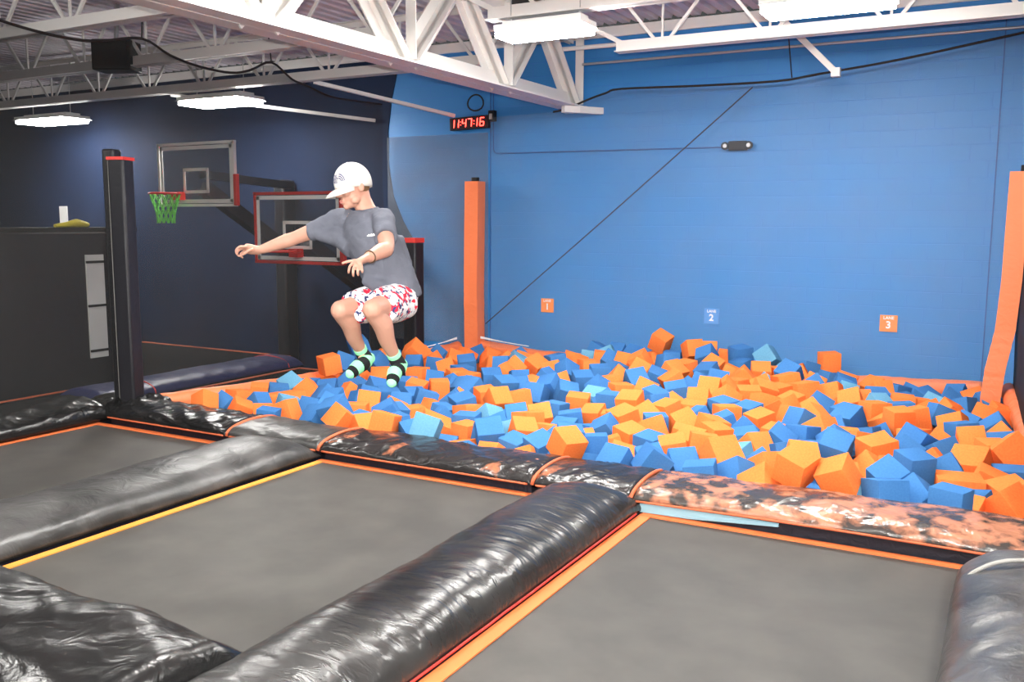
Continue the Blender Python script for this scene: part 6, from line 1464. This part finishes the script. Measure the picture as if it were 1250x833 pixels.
# right hand, a loose curl at the end of the outstretched arm
def finger(pts, r): b.tube([PP(*p) for p in pts], [r*q for q in [1.08, 1.0, .95, .82][:len(pts)]] if len(pts) > 2 else r, 8, smooth=3); b.ball(PP(*pts[-1]), r*.8, nu=8, nv=6)
b.tube([wrR, PP(313, 305.5, .165), PP(306, 304.5, .16), PP(300, 303.5, .16)], [(.024, .027), (.022, .034), (.02, .042), (.017, .04)], 12, side=cv(.0, .75, .65), smooth=3)
for pts in (((301, 301.5, .125), (293.5, 301, .115), (289.5, 304.5, .11), (290, 308.5, .115)),
            ((300, 302, .148), (291.5, 302, .14), (288, 306.5, .135), (289.5, 311, .14)),
            ((300, 304, .17), (292.5, 305, .165), (289.3, 309.5, .165), (292, 313, .165)),
            ((301.5, 306, .192), (295.5, 308.5, .19), (293.3, 312, .19), (296, 314.5, .185))): finger(pts, .0085)
finger(((309, 304.5, .125), (303, 306.5, .095), (299, 309.5, .09), (295.5, 311.5, .1)), .0095)
# left hand, palm down in front of the shirt
b.tube([wrL, PP(444, 317, -.52), PP(438, 320, -.545), PP(433, 323, -.56)], [(.027, .024), (.034, .022), (.042, .02), (.04, .016)], 12, side=cv(.72, .35, -.35), smooth=3)
for pts in (((431, 320.5, -.545), (427.2, 325.5, -.575), (426, 330, -.585), (425.6, 333.2, -.58)),
            ((434, 322, -.565), (431.5, 328.5, -.6), (431, 333.5, -.61), (431.5, 337, -.6)),
            ((437.5, 322.5, -.575), (436.8, 329, -.605), (436.8, 333.5, -.61), (437.5, 336.3, -.6)),
            ((440.8, 322, -.57), (441.6, 327, -.595), (442, 330.5, -.6), (442.4, 333, -.595))): finger(pts, .0085)
finger(((441, 317, -.505), (432, 318.5, -.51), (425, 319.5, -.52), (418, 321.5, -.53)), .0095)
person = b.build('person', skin, smooth=180)
meta(person, 'person in white cap, grey tee and red-splashed white shorts jumping with knees bent', 'person')
remesh(person, .0052, 3, .5)

# clothing: children of the person
s = MB()
s.tube([PP(485, 369, .06), PP(480, 354, .05), PP(469, 326, .03), PP(459, 305, .015), PP(451, 285, .0), PP(447, 272, .0), PP(446, 264, .0), PP(446, 258.5, .0)], [(.172, .15), (.178, .152), (.174, .14), (.178, .14), (.178, .14), (.165, .12), (.125, .108), (.088, .084)], 24, side=Ls, smooth=4)
s.tube([shR.lerp(chest+cv(0, .08, 0), .4), shR, shR.lerp(elR, .35), shR.lerp(elR, .68)], [.07, .066, .064, (.06, .074)], 16, smooth=4)
s.tube([shL.lerp(chest+cv(0, .08, 0), .4), shL, shL.lerp(elL, .4), shL.lerp(elL, .66)], [.068, .066, .066, .07], 16, smooth=4)
s.tube([PP(388, 288, .12), PP(412, 290, .08), PP(432, 300, .03)], [.03, .06, .08], 12, smooth=3)          # cloth hanging below the raised arm
s.tube([PP(484, 288, .0), PP(492, 318, .04), PP(496, 345, .06), PP(496, 364, .07)], [.04, .05, .055, .05], 12, smooth=3)           # back of the shirt billowing
s.tube([PP(448, 342, -.04), PP(468, 352, -.1), PP(492, 364, -.02)], [.04, .055, .05], 12, smooth=3)
sh = s.build('t_shirt', shirt_m, person, smooth=180); remesh(sh, .009, 7, .5)
tx = bpy.data.textures.new('folds', 'CLOUDS'); tx.noise_scale = .11; tx.noise_depth = 3
dm_ = sh.modifiers.new('folds', 'DISPLACE'); dm_.texture = tx; dm_.strength = .028; dm_.mid_level = .5
s = MB(); s.tube([PP(447.5, 257, 0)+Ls*.066*math.cos(a*PI/10)+Fr*.066*math.sin(a*PI/10)+cv(0, .0-.01*math.sin(a*PI/10), 0) for a in range(21)], .008, 8, cap=False)
s.build('collar', shirt_m, sh, smooth=180)

from mathutils.bvhtree import BVHTree
bpy.context.view_layer.update()
bv = BVHTree.FromObject(sh, bpy.context.evaluated_depsgraph_get())
def onshirt(x, y):
    h = bv.ray_cast(CAM, (dep(x, y, 1)-CAM).normalized()); return (h[0]+h[1]*.003) if h[0] else PP(x, y, -.2)
lg = MB(); lg.tube([onshirt(448.3+9.5*a, 287.6-1.2*a+1.1*math.sin(a*20)) for a in [q/24 for q in range(25)]], .0032, 6); lg.tube([onshirt(448.5+9*a, 288.6-1.0*a) for a in (0, .25, .5, .75, 1)], .0022, 6)
lg.build('chest_emblem', M['white'], sh, smooth=180)

# shorts
s = MB()
s.tube([PP(480, 350, .05), PP(483, 362, .05), PP(486, 374, .04)], [(.145, .115), (.16, .13), (.13, .115)], 20, side=Ls, smooth=3)
for hip, kn, e, f_ in ((hipR, knR, .78, .105), (hipL, knL, .74, .11)):
    s.tube([hip+cv(0, .0, .0), hip.lerp(kn, .3), hip.lerp(kn, .6), hip.lerp(kn, e)], [.118, .112, f_*.98, f_*.9], 18, smooth=4)
s.tube([PP(460, 372, -.02), PP(447, 381, -.12), PP(439, 386, -.2)], [.06, .055, .035], 12, smooth=3)
so = s.build('shorts', shorts_mat(), person, smooth=180); remesh(so, .008, 2, .5)
d2 = so.modifiers.new('folds', 'DISPLACE'); d2.texture = tx; d2.strength = .018; d2.mid_level = .5

# socks: black with mint cuff, heel and toe
mint = mat('mint_knit', (.3, .85, .45), .85, .1, bump=(160, .3, .002)); blk = mat('black_knit', (.015, .016, .018), .85, .1, bump=(160, .3, .002))
for key, kn in (('R', knR), ('L', knL)):
    an, heel, mid, toe = FT[key]; up1 = an.lerp(kn, .13); dirf = (toe-heel).normalized()
    s = MB(); s.tube([up1, an.lerp(kn, .06), an, heel.lerp(an, .25).lerp(mid, .12), heel.lerp(mid, .45), mid, mid.lerp(toe, .55), toe, toe+dirf*.018],
                     [.0395, .04, .0405, .044, .042, .043, .038, .029, .012], 18, smooth=5, mis=[0, 1, 1, 0, 1, 0, 1, 0, 0][:8])
    side_ = (toe-heel).cross(kn-an).normalized()
    s.ball(heel.lerp(an, .12)-dirf*.012, (.036, .04, .036), (side_, dirf, side_.cross(dirf)), 14, 10, 0)
    sk = s.build('sock', [mint, blk], person, smooth=180)
    # zigzag knit pattern over the instep
    z = MB(); q0 = heel.lerp(mid, .55); q1 = mid.lerp(toe, .7); nn = side_.cross(dirf); nn = nn if nn.dot(kn-an) > 0 else -nn
    z.tube([q0.lerp(q1, t_/6)+nn*.04*(1-.25*t_/6)+side_*.014*(1 if t_ % 2 else -1) for t_ in range(7)], .0055, 6)
    z.build('knit_pattern', blk, sk, smooth=180)

# cap
capm = mat('white_twill', (.62, .61, .57), .8, .15, bump=(120, .25, .002))
s = MB(); rows = []; CR = (.088, .109, .119)
def capP(az, el, o=0.0):                     # az from the front, el above the brow line
    return HP(0, -.006, .012) + (hf*(math.cos(az)*math.cos(el)*(CR[1]+o)) + hl*(math.sin(az)*math.cos(el)*(CR[0]+o)) + hu*(math.sin(el)*(CR[2]+o)))
vs, fs = [], []; NA, NE = 36, 12
for j in range(NE+1):
    for i in range(NA):
        az = 2*PI*i/NA; e0 = -.12-.30*(1-math.cos(az))/2; el = e0+(PI/2-.02-e0)*j/NE
        seam = .0018*(1-min(1, abs((az*3/PI) % 1-.5)*2*6)) if j < NE else 0
        vs.append(capP(az, el, .004*math.cos(el)-seam))
for j in range(NE):
    for i in range(NA): fs.append((j*NA+i, j*NA+(i+1) % NA, (j+1)*NA+(i+1) % NA, (j+1)*NA+i))
fs.append(tuple(NE*NA+i for i in range(NA)))
s.add(vs, fs)
cap = s.build('cap', capm, person, smooth=180); so_ = cap.modifiers.new('solid', 'SOLIDIFY'); so_.thickness = .003; so_.offset = 0
s = MB(); vs, fs = [], []; n1, n2 = 20, 8
for j in range(n2+1):
    for i in range(n1+1):
        az = -1.25+2.5*i/n1; root = capP(az, -.1); ext = .084*max(0, math.cos(az*1.25))**.5*j/n2
        vs.append(root + hf*ext - hu*(.012*j/n2+.026*math.sin(az)**2*(j/n2)+.3*ext*ext/.08))
for j in range(n2):
    for i in range(n1): fs.append((j*(n1+1)+i, j*(n1+1)+i+1, (j+1)*(n1+1)+i+1, (j+1)*(n1+1)+i))
s.add(vs, fs); br = s.build('brim', capm, cap, smooth=180); so_ = br.modifiers.new('solid', 'SOLIDIFY'); so_.thickness = .005
MB().ball(capP(0, PI/2-.01), (.007, .007, .005), AX).build('top_button', capm, cap, smooth=180)
navy_t = mat('navy_thread', (.02, .025, .13), .7)
def decal(x, y): return capP(LSGN*(.4+x/.06), .34+y/.066, .0078)
LSGN = 1 if hl.dot(U_) > 0 else -1
s = MB()
for r0_, r1_ in ((.0085, .0115), (.014, .017), (.0195, .0225)):                       # quarter arcs
    vs = []; K = 8
    for q in range(K+1):
        a = PI/2*q/K
        for r_ in (r0_, r1_): vs.append(decal(.004+r_*math.sin(a), -.012+r_*1.15*math.cos(a)))
    s.add(vs, [(2*q, 2*q+1, 2*q+3, 2*q+2) for q in range(K)])
for li, wd in enumerate(('THE', 'NORTH', 'FACE')):
    V, F = text_mesh(wd, .0105, .0004); s.add([decal(-.016+v[0], .0085-li*.009+v[1]) for v in V], F)
s.build('cap_emblem', navy_t, cap)

# hair under the cap, lips, lashes, wristband
hair = mat('short_hair', (.16, .085, .04), .7, .2, bump=(80, .4, .003))
s = MB()
for j in range(7):
    a = math.radians(70+j*40/1.0)
s.add([capP(math.radians(a), -.12-.30*(1-math.cos(math.radians(a)))/2-d_, -.009) for d_ in (-.1, .1, .22, .3) for a in range(75, 290, 10)], [(j*22+i, j*22+i+1, (j+1)*22+i+1, (j+1)*22+i) for j in range(3) for i in range(21)])
hr = s.build('hair', hair, person, smooth=180); so_ = hr.modifiers.new('solid', 'SOLIDIFY'); so_.thickness = .008
lip = mat('lips', (.6, .22, .19), .45)
MB().tube([HP(-.019, .0965, -.0755), HP(0, .1045, -.0745), HP(.019, .0965, -.0755)], [.0025, .0052, .0025], 8, smooth=4).tube([HP(-.016, .0945, -.083), HP(0, .102, -.084), HP(.016, .0945, -.083)], [.0025, .0058, .0025], 8, smooth=4).build('lips', lip, person, smooth=180)
for sg in (-1, 1):
    MB().tube([HP(sg*.018, .094, -.016), HP(sg*.031, .0945, -.0195), HP(sg*.043, .087, -.015)], .0022, 6, smooth=3).build('eyelashes', hair, person, smooth=180)
    MB().tube([HP(sg*.014, .0955, .008), HP(sg*.03, .097, .0135), HP(sg*.047, .086, .009)], [.003, .0042, .0025], 6, smooth=3).build('eyebrow', hair, person, smooth=180)
wd_ = (wrL-elL).normalized(); e1 = wd_.cross(V_).normalized(); e2 = wd_.cross(e1); wc = wrL-wd_*.022
MB().tube([wc+e1*.034*math.cos(a*PI/12)+e2*.0335*math.sin(a*PI/12) for a in range(25)], (.004), 8, cap=False).build('bracelet', mat('brown_band', (.09, .05, .025), .6), person, smooth=180)
FLASH, EXPO = 620, 1.5
# ================================================================== LIGHT AND VIEW
w = bpy.data.worlds.new('world'); sc.world = w; w.use_nodes = True
w.node_tree.nodes['Background'].inputs[0].default_value = (.5, .5, .5, 1); w.node_tree.nodes['Background'].inputs[1].default_value = .05
# the photographer's flash, a real lamp beside the lens
fl = bpy.data.lights.new('camera_flash', 'SPOT'); fl.energy = FLASH; fl.shadow_soft_size = .05; fl.spot_size = math.radians(95); fl.spot_blend = 1; fl.color = (1, .96, .9)
fo = bpy.data.objects.new('camera_flash', fl); C.objects.link(fo); fo.location = CAM + _u*.16 - _f*.02
fo.rotation_euler = (cam.matrix_world @ Matrix.Rotation(math.radians(4), 4, 'X')).to_euler()
sc.view_settings.view_transform = 'Standard'; sc.view_settings.look = 'None'; sc.view_settings.gamma = 1; sc.view_settings.use_curve_mapping = False
sc.view_settings.exposure = EXPO
sc.cycles.max_bounces = 8; sc.cycles.transparent_max_bounces = 12; sc.cycles.use_denoising = True
sc.cycles.caustics_reflective = False; sc.cycles.caustics_refractive = False
sc.cycles.sample_clamp_indirect = 6
